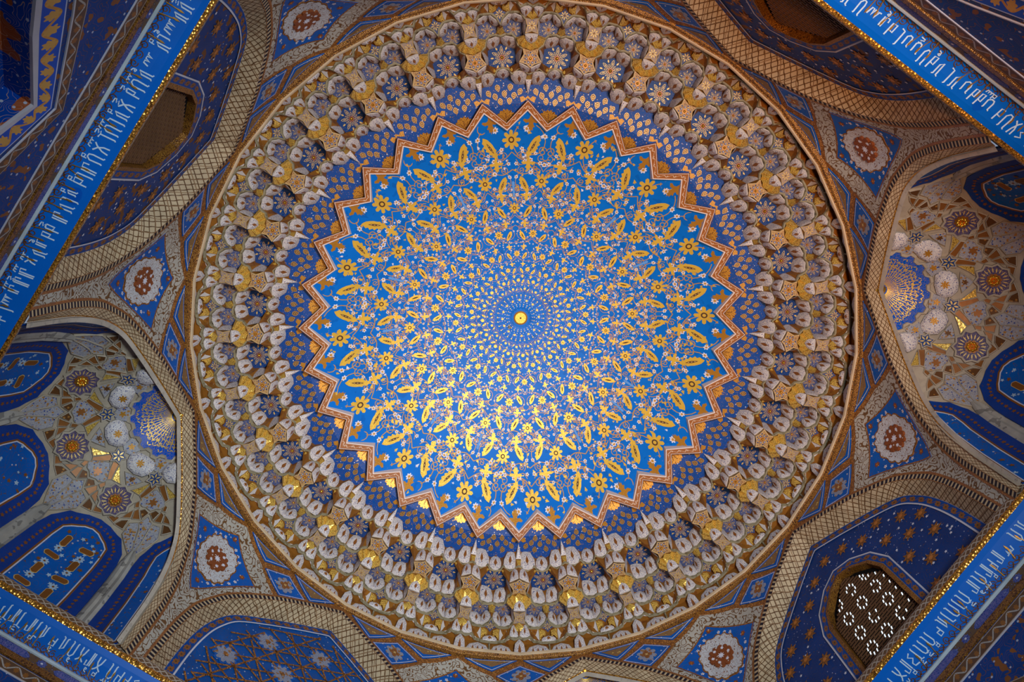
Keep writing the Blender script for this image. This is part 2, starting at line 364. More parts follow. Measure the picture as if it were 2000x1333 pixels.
for k, rk in enumerate(RK):
    ur = U0 + (k % 2); S = rk
    # gold blossom
    mb = MB(); s2 = local(0, rk, dome_h)
    rosette(mb, s2, (0, 0), .050*S, 8, 0, O1, .50, 3, PI/8, .01)
    if k < 6:
        mb.add([s2(.016*S*math.cos(i*PI/5), .016*S*math.sin(i*PI/5), O1+.004) for i in range(10)], [list(range(10))], 1)
        mb.add([s2(.009*S*math.cos(i*PI/5), .009*S*math.sin(i*PI/5), O1+.007) for i in range(10)], [list(range(10))], 0)
    me_f = mb.mesh('gold_blossom', ['gold_relief', 'dark_slit'])
    # leaves
    me_l = []
    for sg in (-1, 1):
        mb = MB(); s2 = local(sg*0.60, rk*.968, dome_h); P = [(x*sg, y) for x, y in LEAF]
        shape(mb, s2, (0, 0), -sg*.50, .128*S, P, 0, O1, .01)
        shape(mb, s2, (0, 0), -sg*.50, (.030*S, .064*S), ALMOND, 1, O1+.005)
        if k < 2:
            for q_ in (-.016, 0, .016): shape(mb, s2, (sg*q_*S*.48, q_*S*.88), -sg*.50, (.010*S, .012*S), ALMOND, 2, O1+.009)
        me_l.append(mb.mesh('gold_leaf', ['gold_relief', 'dark_slit', 'petal_cream']))
    me_p = []
    for sg in (-1, 1):
        mb = MB(); s2 = local(sg*.5, rk*(1.108 if k else 1.085), dome_h)
        shape(mb, s2, (0, 0), PI, (.105*S if k else .092*S, .108*S if k else .10*S), PALM, 0, O1, .01)
        me_p.append(mb.mesh('gold_palmette', ['ochre_relief' if k == 0 else 'gold_relief']))
    for j in range(16):
        a = (ur+2*j)*SEC
        if k < 7:
            link('gold_blossom', me_f, CE, a)
            for me in me_l: link('gold_leaf', me, CE, a)
            for me in me_p: link('gold_palmette', me, CE, a)
    # fillers: vines, white blossoms, buds, joined
    lw = .0034*S + .003 if k < 2 else .0036*S + .0012
    for j in range(16):
        s0 = local(ur+2*j, rk, dome_h)
        if k == 7:
            rosette(smalls, s0, (0, 0), .045*S, 8, 0, O1)
            for sg in (-1, 1):
                shape(smalls, local(ur+2*j+sg*.6, rk*.97, dome_h), (0, 0), -sg*.5, (.09*S, .11*S), ALMOND, 0, O1)
                shape(smalls, local(ur+2*j+sg*.5, rk*1.12, dome_h), (0, 0), PI, .07*S, PALM, 0, O1)
        for sg in (-1, 1):
            V = lambda P: [(x*sg*S, y*S) for x, y in P]
            
            def R(P, ww=1.0):
                Q = V(P)
                if k == 0:
                    n_ = 0
                    while n_ < len(Q) and okay(ur, rk, [Q[n_]], .02): n_ += 1
                    Q = Q[:n_]
                if len(Q) > 2: ribbon(vines, s0, Q, lw*ww, 0, .006)
            R(circ_arc(.105, .0, .075, -2.6, 1.2, 12))
            if k < 5: R(circ_arc(.105, -.01, .098, 1.5, 4.4, 12))
            R(catmull([(.0, -.06), (.05, -.10), (.13, -.115), (.197, -.09)], 4))
            if k < 4: R(catmull([(.0, .06), (.03, .10), (.10, .125), (.16, .10), (.197, .135)], 4))
            if k > 2: continue_ = True
            else: continue_ = False
            if k < 4: R(spiral(.055, .075, .028, 3.6, 1.2)); R(spiral(.15, .065, .028, 1.0, -1.3)); R(spiral(.06, -.075, .030, 2.2, -1.3))
            if not continue_: R(spiral(.165, -.055, .026, .2, 1.2)); R(spiral(.03, .150, .026, 4.2, 1.2)); R(spiral(.175, .16, .024, 2.0, -1.2))
            if not continue_: R(catmull([(.12, -.12), (.10, -.16), (.05, -.175), (.0, -.15)], 4)); R(spiral(.13, -.165, .025, .5, 1.2))
            if k < 5:
                for (x, y, q, nb) in ((.083, .052, .021, 7), (.135, .125, .017, 5), (.030, .115, .018, 5), (.178, .020, .017, 6), (.055, -.045, .014, 5), (.10, -.10, .015, 5), (.175, -.12, .015, 5), (.02, -.12, .013, 5), (.16, .185, .014, 5), (.07, .175, .015, 5)):
                    c = (x*sg*S, y*S)
                    if k == 0 and not okay(ur, rk, [c], .09): continue
                    q = q*.85 if k < 3 else q*.7; rosette(whites, s0, c, q*S, nb, 0, .009, .6, 2)
                    whites.add([s0(c[0]+.42*q*S*math.cos(i*PI/3), c[1]+.42*q*S*math.sin(i*PI/3), .012) for i in range(6)], [list(range(6))], 1)
            for b in range((18, 18, 16, 12, 9, 6, 5, 4)[k]):
                x = random.uniform(.01, .195); y = random.uniform(-.18, .2)
                if k == 0 and not okay(ur, rk, [(x*sg*S, y*S)], .07): continue
                shape(smalls, s0, (x*sg*S, y*S), random.uniform(0, 6.28), random.uniform(.016, .028)*S, BUD, 0 if b % 5 else 1, .008)
    # thin ring line between the bands of blossoms
# centre medallion
for rr, n, sz, mt in ((.27, 24, .02, 1), (.31, 24, .022, 0), (.36, 32, .02, 1), (.455, 32, .028, 2), (.52, 32, .03, 0), (.485, 32, .02, 1), (.24, 20, .018, 2), (.565, 48, .022, 2), (.42, 32, .018, 1)):
    for j in range(n):
        rosette(smalls, local(j*32/n, rr, dome_h), (0, 0), sz*.62, 5, mt, O1, .6, 1)
for j in range(16): rosette(smalls, local(2*j+.6, .41, dome_h), (0, 0), .036, 6, 0, O1+.004, .45, 1)
for rr, n, am in ((.60, 32, .03), (.49, 32, .025), (.34, 24, .02)):
    P = []
    for i in range(n*6): a = i/(n*6)*32; P.append((a, rr+am*abs(math.sin(i/6*PI))))
    A = [pol(u, r, dome_h(r)-.006) for u, r in P]; B = [pol(u, r+.011, dome_h(r)-.006) for u, r in P]
    smalls.strip(A+A[:1], B+B[:1], 3)
mb = MB(); s2 = local(0, 2.83, dome_h)
shape(mb, s2, (0, 0), 0, 1, [(-.03, .18), (.0, .2), (.03, .17), (.02, .02), (.028, -.14), (.0, -.2), (-.026, -.15), (-.018, .0)], 0, .010)
me = mb.mesh('pale_streak', ['streak_blue'])
for j in (0, 1, 2, 4, 5, 7, 8, 10, 11, 13, 14): link('pale_streak', me, CE, (U0+2*j+(0 if j % 3 else 1))*SEC)
tag(vines.build('vine_scrolls', ['vine_gold'], CE), 'thin golden vine scrolls', kind='stuff')
tag(whites.build('white_blossoms', ['blossom_white', 'vine_gold'], CE), 'small white painted blossoms', kind='stuff')
tag(smalls.build('golden_buds', ['gold_relief', 'blossom_white', 'lilac', 'panel_blue'], CE), 'small golden and white buds', kind='stuff')
mb = MB(); s2 = lambda x, y, off: Vector((x, y, dome_h(math.hypot(x, y))+HO-off))
rosette(mb, s2, (0, 0), .215, 16, 0, .012, .9, 2); mb.build('centre_ring', ['dome_blue'], CE)
mb = MB(); P = [(.155*math.cos(i*PI/16), .155*math.sin(i*PI/16)) for i in range(33)]; Q = [(x*.8, y*.8) for x, y in P]
mb.strip([s2(x, y, .03) for x, y in P], [s2(x, y, .05) for x, y in Q], 1); mb.strip([s2(x, y, .0) for x, y in P], [s2(x, y, .03) for x, y in P], 1)
mb.add([s2(x, y, .035) for x, y in Q[:-1]], [list(range(32))], 0)
for i in range(8): shape(mb, s2, (.07*math.cos(i*PI/4), .07*math.sin(i*PI/4)), i*PI/4-PI/2, .075, ALMOND, 0, .042)
mb.add([s2(.02*math.cos(i*PI/4), .02*math.sin(i*PI/4), .05) for i in range(8)], [list(range(8))], 2)
mb.build('centre_boss', ['gold_relief', 'ochre_relief', 'dark_slit'], CE)
mb = MB(); dome_boss(mb, pol(11.3, .33, dome_h(.33)), (0, 0, -1), .04, .05); mb.build('hook_plate', ['muq_ridge'], CE)

# ------------------------------------------------------------------ blue band and its zigzag border
H5 = 16.605
mb = MB(); hb = lambda r: H5+max(0, 4.5-r)*.45
A = [pol(i/4, zig_in(i/4)+.10, hb(zig_in(i/4)+.10)) for i in range(129)]; B = [pol(i/4, 4.5, H5) for i in range(129)]; C_ = [pol(i/4, 5.14, H5) for i in range(129)]; mb.strip(A, B); mb.strip(B, C_)
BA = tag(mb.build('trim_1', ['band_blue'], None), 'dark blue ring of golden teardrops around the zigzag border', kind='structure'); BA.rotation_euler = (0, 0, PHI)
TD = [(0, .5), (.12, .38), (.3, .15), (.36, -.08), (.26, -.34), (0, -.5), (-.26, -.34), (-.36, -.08), (-.3, .15), (-.12, .38)]
flat5 = lambda r: H5+max(0, 4.5-r)*.45
for (u, r) in ((.5, 4.69), (.37, 4.81), (.63, 4.81), (.3, 4.65), (.7, 4.65), (.4, 4.55), (.6, 4.55), (.17, 4.72), (.83, 4.72)):
    mb = MB(); s2 = local(u, r, flat5); tilt = -(u-.5)*1.2
    shape(mb, s2, (0, 0), PI+tilt, .145, TD, 0, .008, .006); shape(mb, s2, (0, 0), PI+tilt, .10, TD, 1, .011); shape(mb, s2, (0, 0), PI+tilt, .075, TD, 0, .014)
    shape(mb, s2, (0, .0), PI+tilt, .028, TD, 2, .017)
    me = mb.mesh('teardrop', ['teardrop_gold', 'dark_slit', 'dark_slit'])
    for j in range(32): link('teardrop', me, BA, j*SEC)
dots = MB()
for j in range(32):
    for i in range(46):
        u = random.uniform(0, 1); r = random.uniform(4.3, 5.0)
        if r < 4.30+.25*abs(.5-u)*2: continue
        rosette(dots, local(j+u, r, flat5), (0, 0), random.uniform(.011, .018), 4, i % 3 == 0, .006, .5, 1)
tag(dots.build('band_blossoms', ['teardrop_gold', 'blossom_white'], BA), 'tiny golden and white blossoms', kind='stuff')
mb = MB(); s2 = local(.5, 4.17, flat5); P = [(0, -.02)]
for i in range(10):
    for q in range(3):
        a = -.15 + (i+q/3)*(PI+.3)/10; rr = .185 + .028*math.sin(PI*q/3); P.append((rr*math.cos(a), .02+rr*1.05*math.sin(a)))
shape(mb, s2, (0, 0), 0, 1, P, 0, .012, .01)
for i in range(5):
    a = .4+i*.59; ribbon(mb, s2, [(.03*math.cos(a), .03*math.sin(a)), (.15*math.cos(a), .16*math.sin(a))], .012, 1, .016)
me = mb.mesh('gold_shell', ['shell_gold', 'border_side'])
for j in range(32): link('gold_shell', me, BA, j*SEC)
mb = MB(); s2 = local(0, 4.60, flat5); P = [(-.2, .02), (-.16, -.10), (-.07, -.06), (0, -.0), (.07, -.06), (.16, -.10), (.2, .02), (.12, .05), (.06, .0), (0, .06), (-.06, .0), (-.12, .05)]
shape(mb, s2, (0, 0), 0, .8, P, 0, .010); me = mb.mesh('gold_crest', ['ochre_relief'])
for j in range(32): link('gold_crest', me, BA, j*SEC)
ZB = root('trim_2', 'zigzag brown border with white lines framing the dome', kind='structure')
hz = lambda r: 16.40+max(0, 4.56-r)*.50
for sg in (1, -1):
    To, Vo, Ti, Vi = 4.555, 4.15, 4.35, 4.00
    e = lambda t: [(t*.5*sg, a+(b-a)*t) for a, b in ((To, Vo), (Ti, Vi))]
    (o0, i0), (o1, i1) = e(0), e(1)
    lp = lambda o, i, q: (o[0]+(i[0]-o[0])*q, o[1]+(i[1]-o[1])*q)
    mb = MB()
    for q0, q1, mt, dz in ((.0, .1, 2, -.008), (.1, .17, 1, -.012), (.17, .86, 0, 0.0), (.86, 1.0, 1, -.012)):
        a = [lp(o0, i0, q0), lp(o1, i1, q0)]; b = [lp(o0, i0, q1), lp(o1, i1, q1)]
        mb.strip([pol(*p, hz(p[1])+dz) for p in a], [pol(*p, hz(p[1])+dz) for p in b], mt)
    mb.strip([pol(*o0, flat5(o0[1])+.01), pol(*o1, flat5(o1[1])+.01)], [pol(*o0, hz(o0[1])-.008), pol(*o1, hz(o1[1])-.008)], 2)
    mb.strip([pol(*i0, hz(i0[1])-.012), pol(*i1, hz(i1[1])-.012)], [pol(*i0, dome_h(i0[1])+.02), pol(*i1, dome_h(i1[1])+.02)], 1)
    me = mb.mesh('border_board', ['border_brown', 'border_white', 'border_side'])
    for j in range(32): link('border_board', me, ZB, j*SEC)

# ------------------------------------------------------------------ muqarnas ring
z0, z1, z2, z3, z4, z5 = 14.52, 15.06, 15.36, 15.72, 16.18, 16.6
R1 = [(0, 5.972), (.08, 6.02), (.185, 5.966), (.24, 6.066), (.38, 6.10), (.5, 6.105)]
SA = [(0, 5.795), (.107, 5.825), (.08, 5.697), (.108, 5.561), (0, 5.603)]
SB = [(.5, 6.05), (.448, 5.972), (.38, 5.935), (.45, 5.865), (.5, 5.743)]
R2 = [(.107, 5.825), (.186, 5.942), (.319, 5.945), (.38, 5.935), (.45, 5.865), (.5, 5.743)]
SF = [(.32, 5.895), (.359, 5.822), (.461, 5.769), (.43, 5.675), (.317, 5.637), (.255, 5.576), (.129, 5.573), (.142, 5.709), (.146, 5.82), (.218, 5.849)]
R3 = [(.5, 5.612), (.413, 5.642), (.317, 5.637), (.255, 5.576), (.23, 5.504), (.215, 5.442), (.138, 5.377)]
ST = [(0, 5.331), (.138, 5.377), (.121, 5.27), (.205, 5.135), (.073, 5.09), (0, 5.03)]
FL = [(.5, 5.56), (.397, 5.50), (.262, 5.455), (.252, 5.326), (.25, 5.19), (.371, 5.13), (.5, 5.14)]
R4 = [(0, 4.995), (.19, 5.095), (.339, 5.002), (.385, 5.082), (.5, 5.123)]
T5 = [(0, 4.68), (.055, 4.85), (.102, 4.86), (.259, 4.859), (.322, 4.985), (.397, 5.02), (.5, 4.96)]
lines = [([(0, 6.17), (.5, 6.17)], z0-.03), ([(0, 6.13), (.5, 6.13)], z1), (R1, z1), (SA+SA[:1], z2), (SB+SB[:1], z2), (R2, z2), (SF+SF[:1], z3), (R3, z3),
         (ST+ST[:1], z3), (FL+FL[:1], z4), (R4, z4), (T5, z5), ([(0, 4.935), (.055, 4.93)], 16.39), ([(0, 5.463), (.115, 5.56)], 15.5), ([(.5, 5.70), (.47, 5.72)], 15.56),
         ([(.25, 6.02), (.37, 6.06)], z1+.16), ([(.04, 5.97), (.08, 5.985), (.13, 5.965)], z1+.12), ([(.27, 5.55), (.33, 5.595), (.41, 5.60), (.47, 5.585)], z3+.2),
         ([(.145, 5.86), (.19, 5.915), (.30, 5.92)], z2+.14), ([(.11, 5.0), (.19, 5.05), (.28, 4.99)], z4+.14), ([(.42, 5.075), (.5, 5.09)], z4+.14)]
KX = 1.08; pts = []; hts = []; idx = {}; eds = []
for P, h in lines:
    for i, p in enumerate(P):
        if p not in idx: idx[p] = len(pts); pts.append(Vector((p[0]*KX, p[1]))); hts.append(h)
        if i: eds.append((idx[P[i-1]], idx[p]))
res = delaunay_2d_cdt(pts, eds, [], 0, 1e-6)
rv, rf, rov = res[0], res[2], res[3]
rh = []
for i, ov in enumerate(rov):
    if ov: rh.append(hts[ov[0]])
    else: rh.append(hts[min(range(len(pts)), key=lambda q: (pts[q]-rv[i]).length)])
bands = [(14, 15.07), (15.07, 15.37), (15.37, 15.73), (15.73, 16.19), (16.19, 17)]
body = [MB() for _ in range(5)]
for f in rf:
    hs = [rh[i] for i in f]
    if min(hs) >= z5-.01: continue
    top = max(hs); t = next(i for i, (a, b) in enumerate(bands) if a <= top < b)
    for mir in (0, 1):
        q = []
        for i in f:
            u = rv[i][0]/KX; u = 1-u if mir else u; q.append((u, rv[i][1], rh[i]+.006))
        for j in range(32): body[t].add([pol(u+j, r, h) for u, r, h in q], [range(len(q))], 0)
def ridge(mb, P, h, closed_axis=True, w=.045, d=.05):
    full = [(u, r) for u, r in sorted(P)]; full = full + [(1-u, r) for u, r in full[::-1] if (u, r) != full[-1] or u < .5]
    if full[len(full)//2-1] == full[len(full)//2]: full.pop(len(full)//2)
    for j in range(32):
        A = []; B = []; C = []; D_ = []
        for i, p in enumerate(full):
            a = full[max(i-1, 0)]; b = full[min(i+1, len(full)-1)]
            dx, dy = (b[0]-a[0])*KX, b[1]-a[1]; l = math.hypot(dx, dy) or 1; nx, ny = -dy/l, dx/l
            if i in (0, len(full)-1): nx, ny = 0, 1
            o = lambda q, hh: pol(j+p[0]+nx*q/KX, p[1]+ny*q, hh)
            A.append(o(-w*.6, h+.02)); B.append(o(-w*.35, h-d*.6)); C.append(o(w*.35, h-d*.6)); D_.append(o(w*.6, h+.02))
        mb.strip(A, B, 1); mb.strip(B, C, 1); mb.strip(C, D_, 1)
ridge(body[1], R1, z1)
ridge(body[2], [(0, 5.80)]+[(.107, 5.825)] + R2[1:], z2)
ridge(body[3], [(u, r) for u, r in R3], z3)
ridge(body[4], R4, z4)
for j in range(32):   # outlines of the standing stars
    def outline(mb, P, h, w=.06):
        for sg in (0, 1):
            Q = [(1-u if sg else u, r) for u, r in P]
            A = [pol(j+u-(1 if sg else 0), r, h-w) for u, r in Q]
            cx = 0; cy = sum(r for u, r in P)/len(P)
            B = [pol(j+(u-(1 if sg else 0))*.83, r+(cy-r)*.17, h-w) for u, r in Q]
            C = [pol(j+u-(1 if sg else 0), r, h+.02) for u, r in Q]
            mb.strip(A, B, 2); mb.strip(A, C, 2)
    outline(body[3], ST[1:], z3, .066); outline(body[2], SA[1:], z2, .056)
TL = ['outermost muqarnas tier, a row of wide white niches inside the white rim',
      'second muqarnas tier from the rim, white cells in pairs with single gold tiles',
      'middle muqarnas tier with small blue stars and pleated golden fans',
      'broad muqarnas tier of large blue flower panels and beige stars',
      'innermost muqarnas tier of tall white cells and spikes edging the blue band']
TIER = []
for i in range(5):
    o = tag(body[i].build('muqarnas_tier', ['muq_brown', 'muq_ridge', 'star_edge']), TL[i], 'muqarnas', 'tiers of the muqarnas ring'); o.rotation_euler = (0, 0, PHI); TIER.append(o)
OG = [(.04, 0), (.96, 0), (1.0, .45), (.92, .78), (.5, 1.04), (.08, .78), (0, .45)]       # pointed cell
WI = [(.02, 0), (.98, 0), (1.0, .5), (.86, .84), (.5, 1.0), (.14, .84), (0, .5)]         # low wide arch
RE = [(.05, 0), (.95, 0), (1.0, .55), (.92, .9), (.55, 1.0), (.12, .92), (0, .5)]        # blunt cell
def cell(t, name, BLp, BRp, TRp, TLp, zl, zh, prof=OG, motif=1, bulge=.024, off=.014, mirror=True, label=None):
    """a proud tile between a lower edge (BL,BR at zl) and an upper edge (TL,TR at zh)"""
    for mir in ((0, 1) if mirror else (0,)):
        g = lambda p, h: pol(1-p[0] if mir else p[0], p[1], h)
        a, b, c, d = g(BLp, zl), g(BRp, zl), g(TRp, zh), g(TLp, zh)
        n = (b-a).cross(d-a)+(c-b).cross(c-d); n.normalize(); mid = (a+b+c+d)/4
        if n.dot(Vector((-mid.x*.1, -mid.y*.1, -1))) < 0: n = -n
        S = lambda s, t_, o: (a*(1-s)+b*s)*(1-t_)+(d*(1-s)+c*s)*t_ + n*o
        mb = MB(); k = len(prof); cs, ct = .5, .45
        sc = lambda p, q: (cs+(p[0]-cs)*q, ct+(p[1]-ct)*q)
        kw = 1.22 if 'white' in name else 1.1; prof = [(.5+(x-.5)*kw, y*1.05-.02) for x, y in prof]; ring0 = [S(*p, 0.0) for p in prof]; ring1 = [S(*p, off) for p in prof]; ring2 = [S(*sc(p, .92), off+bulge*.25) for p in prof]
        ring3 = [S(*sc(p, .5), off+bulge) for p in prof]
        mb.add(ring0+ring1, [(i, (i+1) % k, k+(i+1) % k, k+i) for i in range(k)], 1)
        mb.add(ring1+ring2, [(i, (i+1) % k, k+(i+1) % k, k+i) for i in range(k)], 1)
        mb.add(ring2+ring3, [(i, (i+1) % k, k+(i+1) % k, k+i) for i in range(k)] + [[k+i for i in range(k)]], 0)
        if motif:
            for q in range(motif):
                cx = (q+1)/(motif+1); ww = (.20 if motif == 1 else .09)
                M = [(cx+ww*.12, .10), (cx+ww*.12, .20), (cx+ww*.75, .36), (cx+ww*.6, .50), (cx, .74), (cx-ww*.6, .50), (cx-ww*.75, .36), (cx-ww*.12, .20), (cx-ww*.12, .10)]
                mb.add([S(s, t_, off+bulge+.006) for s, t_ in M], [range(9)], 2)
        me = mb.mesh(name, ['cell_white', 'cell_edge', 'cell_motif'])
        for j in range(32): link(name, me, TIER[t], j*SEC)
# tier of tall white cells
cell(4, 'white_cell', (.375, 5.09), (.625, 5.09), (.605, 5.0), (.395, 5.0), z4+.02, z5, [(.12, 0), (.5, -.09), (.88, 0), (1, .45), (.86, .82), (.5, 1.12), (.14, .82), (0, .45)], mirror=False)
cell(4, 'white_cell', (.085, 5.03), (.325, 5.02), (.275, 4.88), (.10, 4.87), z4+.01, z5-.01, [(.06, 0), (.45, -.12), (.94, 0), (1, .5), (.82, .95), (.42, 1.02), (.06, .93), (0, .5)])
cell(4, 'white_spike', (-.05, 4.925), (.05, 4.925), (.012, 4.70), (-.012, 4.70), 16.40, z5-.005, [(0, 0), (1, 0), (1, .35), (1, .7), (.5, 1.08), (0, .7), (0, .35)], motif=0, bulge=.02, mirror=False)
# broad tier
cell(3, 'white_cell', (.245, 5.57), (.475, 5.63), (.44, 5.525), (.285, 5.47), z3+.03, z4-.01, RE)
cell(3, 'side_cell', (.145, 5.385), (.200, 5.145), (.25, 5.20), (.25, 5.44), z3+.02, z4-.01, OG, motif=0)
cell(3, 'corner_cell', (.01, 5.045), (.19, 5.135), (.155, 5.085), (.035, 5.02), z3+.02, z4-.03, OG)
# middle tier
cell(2, 'white_cell', (.125, 5.86), (.305, 5.945), (.295, 5.89), (.16, 5.835), z2+.02, z3-.01, OG)
cell(2, 'white_cell', (.335, 5.94), (.475, 5.80), (.45, 5.775), (.365, 5.83), z2+.02, z3-.01, OG)
cell(2, 'side_cell', (.100, 5.80), (.100, 5.59), (.128, 5.60), (.142, 5.80), z2+.02, z3-.01, OG, motif=0)
cell(2, 'white_cell', (-.095, 5.575), (.095, 5.575), (.06, 5.47), (-.06, 5.47), z2, 15.56, OG, off=.03, mirror=False)
# second tier
cell(1, 'white_cell', (.02, 5.985), (.165, 5.975), (.125, 5.87), (.075, 5.875), z1+.02, z2-.01, OG)
cell(1, 'blunt_cell', (.20, 5.99), (.335, 6.085), (.335, 5.96), (.225, 5.97), z1+.03, z2-.01, RE, off=.07)
cell(1, 'low_cell', (.385, 6.095), (.615, 6.095), (.60, 6.055), (.40, 6.055), z1+.01, 15.20, WI, mirror=False)
# outermost tier
cell(0, 'pointed_niche', (-.085, 6.14), (.085, 6.14), (.08, 6.03), (-.08, 6.03), z0, 15.04, OG, mirror=False)
cell(0, 'wide_niche', (.135, 6.145), (.475, 6.145), (.46, 6.115), (.15, 6.115), z0, 14.97, WI, motif=3)
mb = MB(); mb.strip([pol(.488, 6.13, z0), pol(.488, 6.095, z1)], [pol(.512, 6.13, z0), pol(.512, 6.095, z1)]); me = mb.mesh('divider', ['muq_ridge'])
for j in range(32): link('divider', me, TIER[0], j*SEC)
# gold tiles
def facet(t, name, tris, apex=None, mirror=True, matn='gold_facet', off=.03):
    for mir in ((0, 1) if mirror else (0,)):
        mb = MB()
        for tri in tris: mb.add([pol(1-u if mir else u, r, h-off) for u, r, h in tri], [range(len(tri))])
        me = mb.mesh(name, [matn])
        for j in range(32): link(name, me, TIER[t], j*SEC)
sfan = []
for sg in (1, -1):
    a_ = [(0, 5.335, z3), (.07, 5.36, z3-.10), (.138, 5.385, z3), (.178, 5.41, z3-.10), (.213, 5.45, z3), (.236, 5.51, z3-.10), (.25, 5.57, z3-.01)]
    b_ = [(0, 5.455, 15.56), (.06, 5.495, 15.52), (.10, 5.535, 15.47), (.125, 5.555, 15.43)]
    a_ = [(u*sg, r, h) for u, r, h in a_]; b_ = [(u*sg, r, h) for u, r, h in b_]
    for i in range(3): sfan += [(a_[2*i], a_[2*i+1], b_[i]), (a_[2*i+1], b_[i], b_[i+1]), (a_[2*i+1], a_[2*i+2], b_[i+1])]
facet(2, 'gold_fan', sfan, mirror=False)
facet(2, 'gold_wedge', [((.432, 5.672, z3), (.5, 5.622, z3), (.5, 5.70, 15.52)), ((.568, 5.672, z3), (.5, 5.622, z3), (.5, 5.70, 15.52)), ((.432, 5.672, z3), (.5, 5.70, 15.52), (.46, 5.75, 15.6)), ((.568, 5.672, z3), (.5, 5.70, 15.52), (.54, 5.75, 15.6))], mirror=False)
facet(1, 'gold_tile', [((0, 5.80, z2), (.083, 5.863, 15.30), (0, 5.88, 15.26)), ((0, 5.80, z2), (-.083, 5.863, 15.30), (0, 5.88, 15.26)), ((0, 5.88, 15.26), (.083, 5.863, 15.30), (0, 5.955, 15.2)), ((0, 5.88, 15.26), (-.083, 5.863, 15.30), (0, 5.955, 15.2))], mirror=False)
facet(1, 'gold_tile', off=.075, tris=[((.345, 5.95, z2), (.38, 5.94, z2), (.41, 6.01, 15.25), (.35, 6.06, 15.17)), ((.38, 5.94, z2), (.45, 5.98, z2), (.455, 6.05, 15.21), (.41, 6.01, 15.25))])
facet(4, 'gold_tile', [((.055, 4.925, 16.38), (-.055, 4.925, 16.38), (-.018, 5.0, z4+.02), (.018, 5.0, z4+.02))], mirror=False)
facet(3, 'gold_tile', off=.045, tris=[((.262, 5.185, z4-.02), (.325, 5.115, z4-.04), (.372, 5.07, z4-.02), (.335, 5.03, z4-.05))])
# flat star and flower panels
def pane(t, name, P, h, mat, draw, mirror=False, full=None, off=.010):
    for mir in ((0, 1) if mirror else (0,)):
        Q = full if full else P
        Q = [(1-u if mir else u, r) for u, r in Q]
        mb = MB(); cu = sum(u for u, r in Q)/len(Q); cr = sum(r for u, r in Q)/len(Q)
        k = len(Q); top = [pol(u, r, h-off) for u, r in Q]; bot = [pol(u, r, h+.01) for u, r in Q]
        mb.add(top, [range(k)], 0); mb.strip(top+top[:1], bot+bot[:1], 0)
        bb = MB(); mats = draw(mb, (cu, cr), h-off, mir, bb)
        me = mb.mesh(name, [mat]+mats); mbb = bb.mesh('boss', ['boss_gold'], True)
        for j in range(32): link('boss', mbb, link(name, me, TIER[t], j*SEC))
def flower_draw(n, L_, c=None, ph=PI/2, cream='petal_cream', boss=.035):
    def d(mb, c0, h, mir, bb):
        cu, cr = c if c else c0
        if mir and c: cu = 1-cu
        s2 = local(cu, cr, lambda r: h)
        for i in range(n):
            a = ph+i*2*PI/n; p = (L_*.62*math.cos(a), L_*.62*math.sin(a))
            shape(mb, s2, p, a-PI/2, (L_*.72, L_*.74), ALMOND, 1, .005); shape(mb, s2, p, a-PI/2, (L_*.52, L_*.60), ALMOND, 2, .008); shape(mb, s2, p, a-PI/2, (L_*.20, L_*.36), ALMOND, 1, .011)
            a += PI/n; p = (L_*.45*math.cos(a), L_*.45*math.sin(a)); shape(mb, s2, p, a-PI/2, (L_*.34, L_*.34), ALMOND, 1, .005); shape(mb, s2, p, a-PI/2, (L_*.2, L_*.22), ALMOND, 2, .008)
            p = (L_*.86*math.cos(a), L_*.86*math.sin(a)); shape(mb, s2, p, a-PI/2, (L_*.36, L_*.30), ALMOND, 1, .005)
        for i in range(12):
            a = i*PI/6; shape(mb, s2, (L_*.22*math.cos(a), L_*.22*math.sin(a)), a-PI/2, (L_*.16, L_*.18), ALMOND, 3, .012)
        dome_boss(bb, s2(0, 0, .005), (0, 0, -1), boss, boss*1.1, 0)
        return [cream, 'muq_blue', 'petal_orange']
    return d
FLF = FL + [(1-u, r) for u, r in FL[::-1][1:-1]]
pane(3, 'flower_panel', None, z4, 'muq_blue', flower_draw(6, .215, (.5, 5.305), PI/2), full=FLF)
STF = [(-.118, 5.365)] + ST + [(-u, r) for u, r in ST[::-1][1:-2]]
STF = ST + [(-u, r) for u, r in ST[::-1][1:-1]]
def star_draw(L_):
    def d(mb, c0, h, mir, bb):
        s2 = local(0, 5.19, lambda r: h)
        for i in range(6):
            a = i*PI/3; rosette(mb, s2, (L_*math.cos(a), L_*math.sin(a)), .022, 6, 1, .005, .8, 1); rosette(mb, s2, (L_*math.cos(a), L_*math.sin(a)), .011, 6, 2, .008, .8, 1)
            a += PI/6; rosette(mb, s2, (L_*1.5*math.cos(a), L_*1.5*math.sin(a)), .015, 6, 1, .005, .8, 1)
        for i in range(10):
            a = i*PI/5; shape(mb, s2, (.038*math.cos(a), .038*math.sin(a)), a-PI/2, (.03, .034), ALMOND, 3, .006)
        dome_boss(bb, s2(0, 0, .005), (0, 0, -1), .028, .035, 0)
        return ['muq_blue', 'blossom_white', 'petal_orange']
    return d
pane(3, 'star_panel', None, z3, 'star_beige', star_draw(.075), full=STF, off=.055)
pane(2, 'small_flower_panel', SF, z3, 'muq_blue_fine', flower_draw(5, .125, (.285, 5.715), .2, boss=.02), mirror=True)
def tiny_draw(cu, cr):
    def d(mb, c0, h, mir, bb):
        s2 = local(cu, cr, lambda r: h)
        for i in range(8):
            a = i*PI/4; shape(mb, s2, (.05*math.cos(a), .05*math.sin(a)), a-PI/2, (.055, .062), ALMOND, 1, .005)
        dome_boss(bb, s2(0, 0, .005), (0, 0, -1), .014, .02, 0)
        return ['petal_cream']
    return d
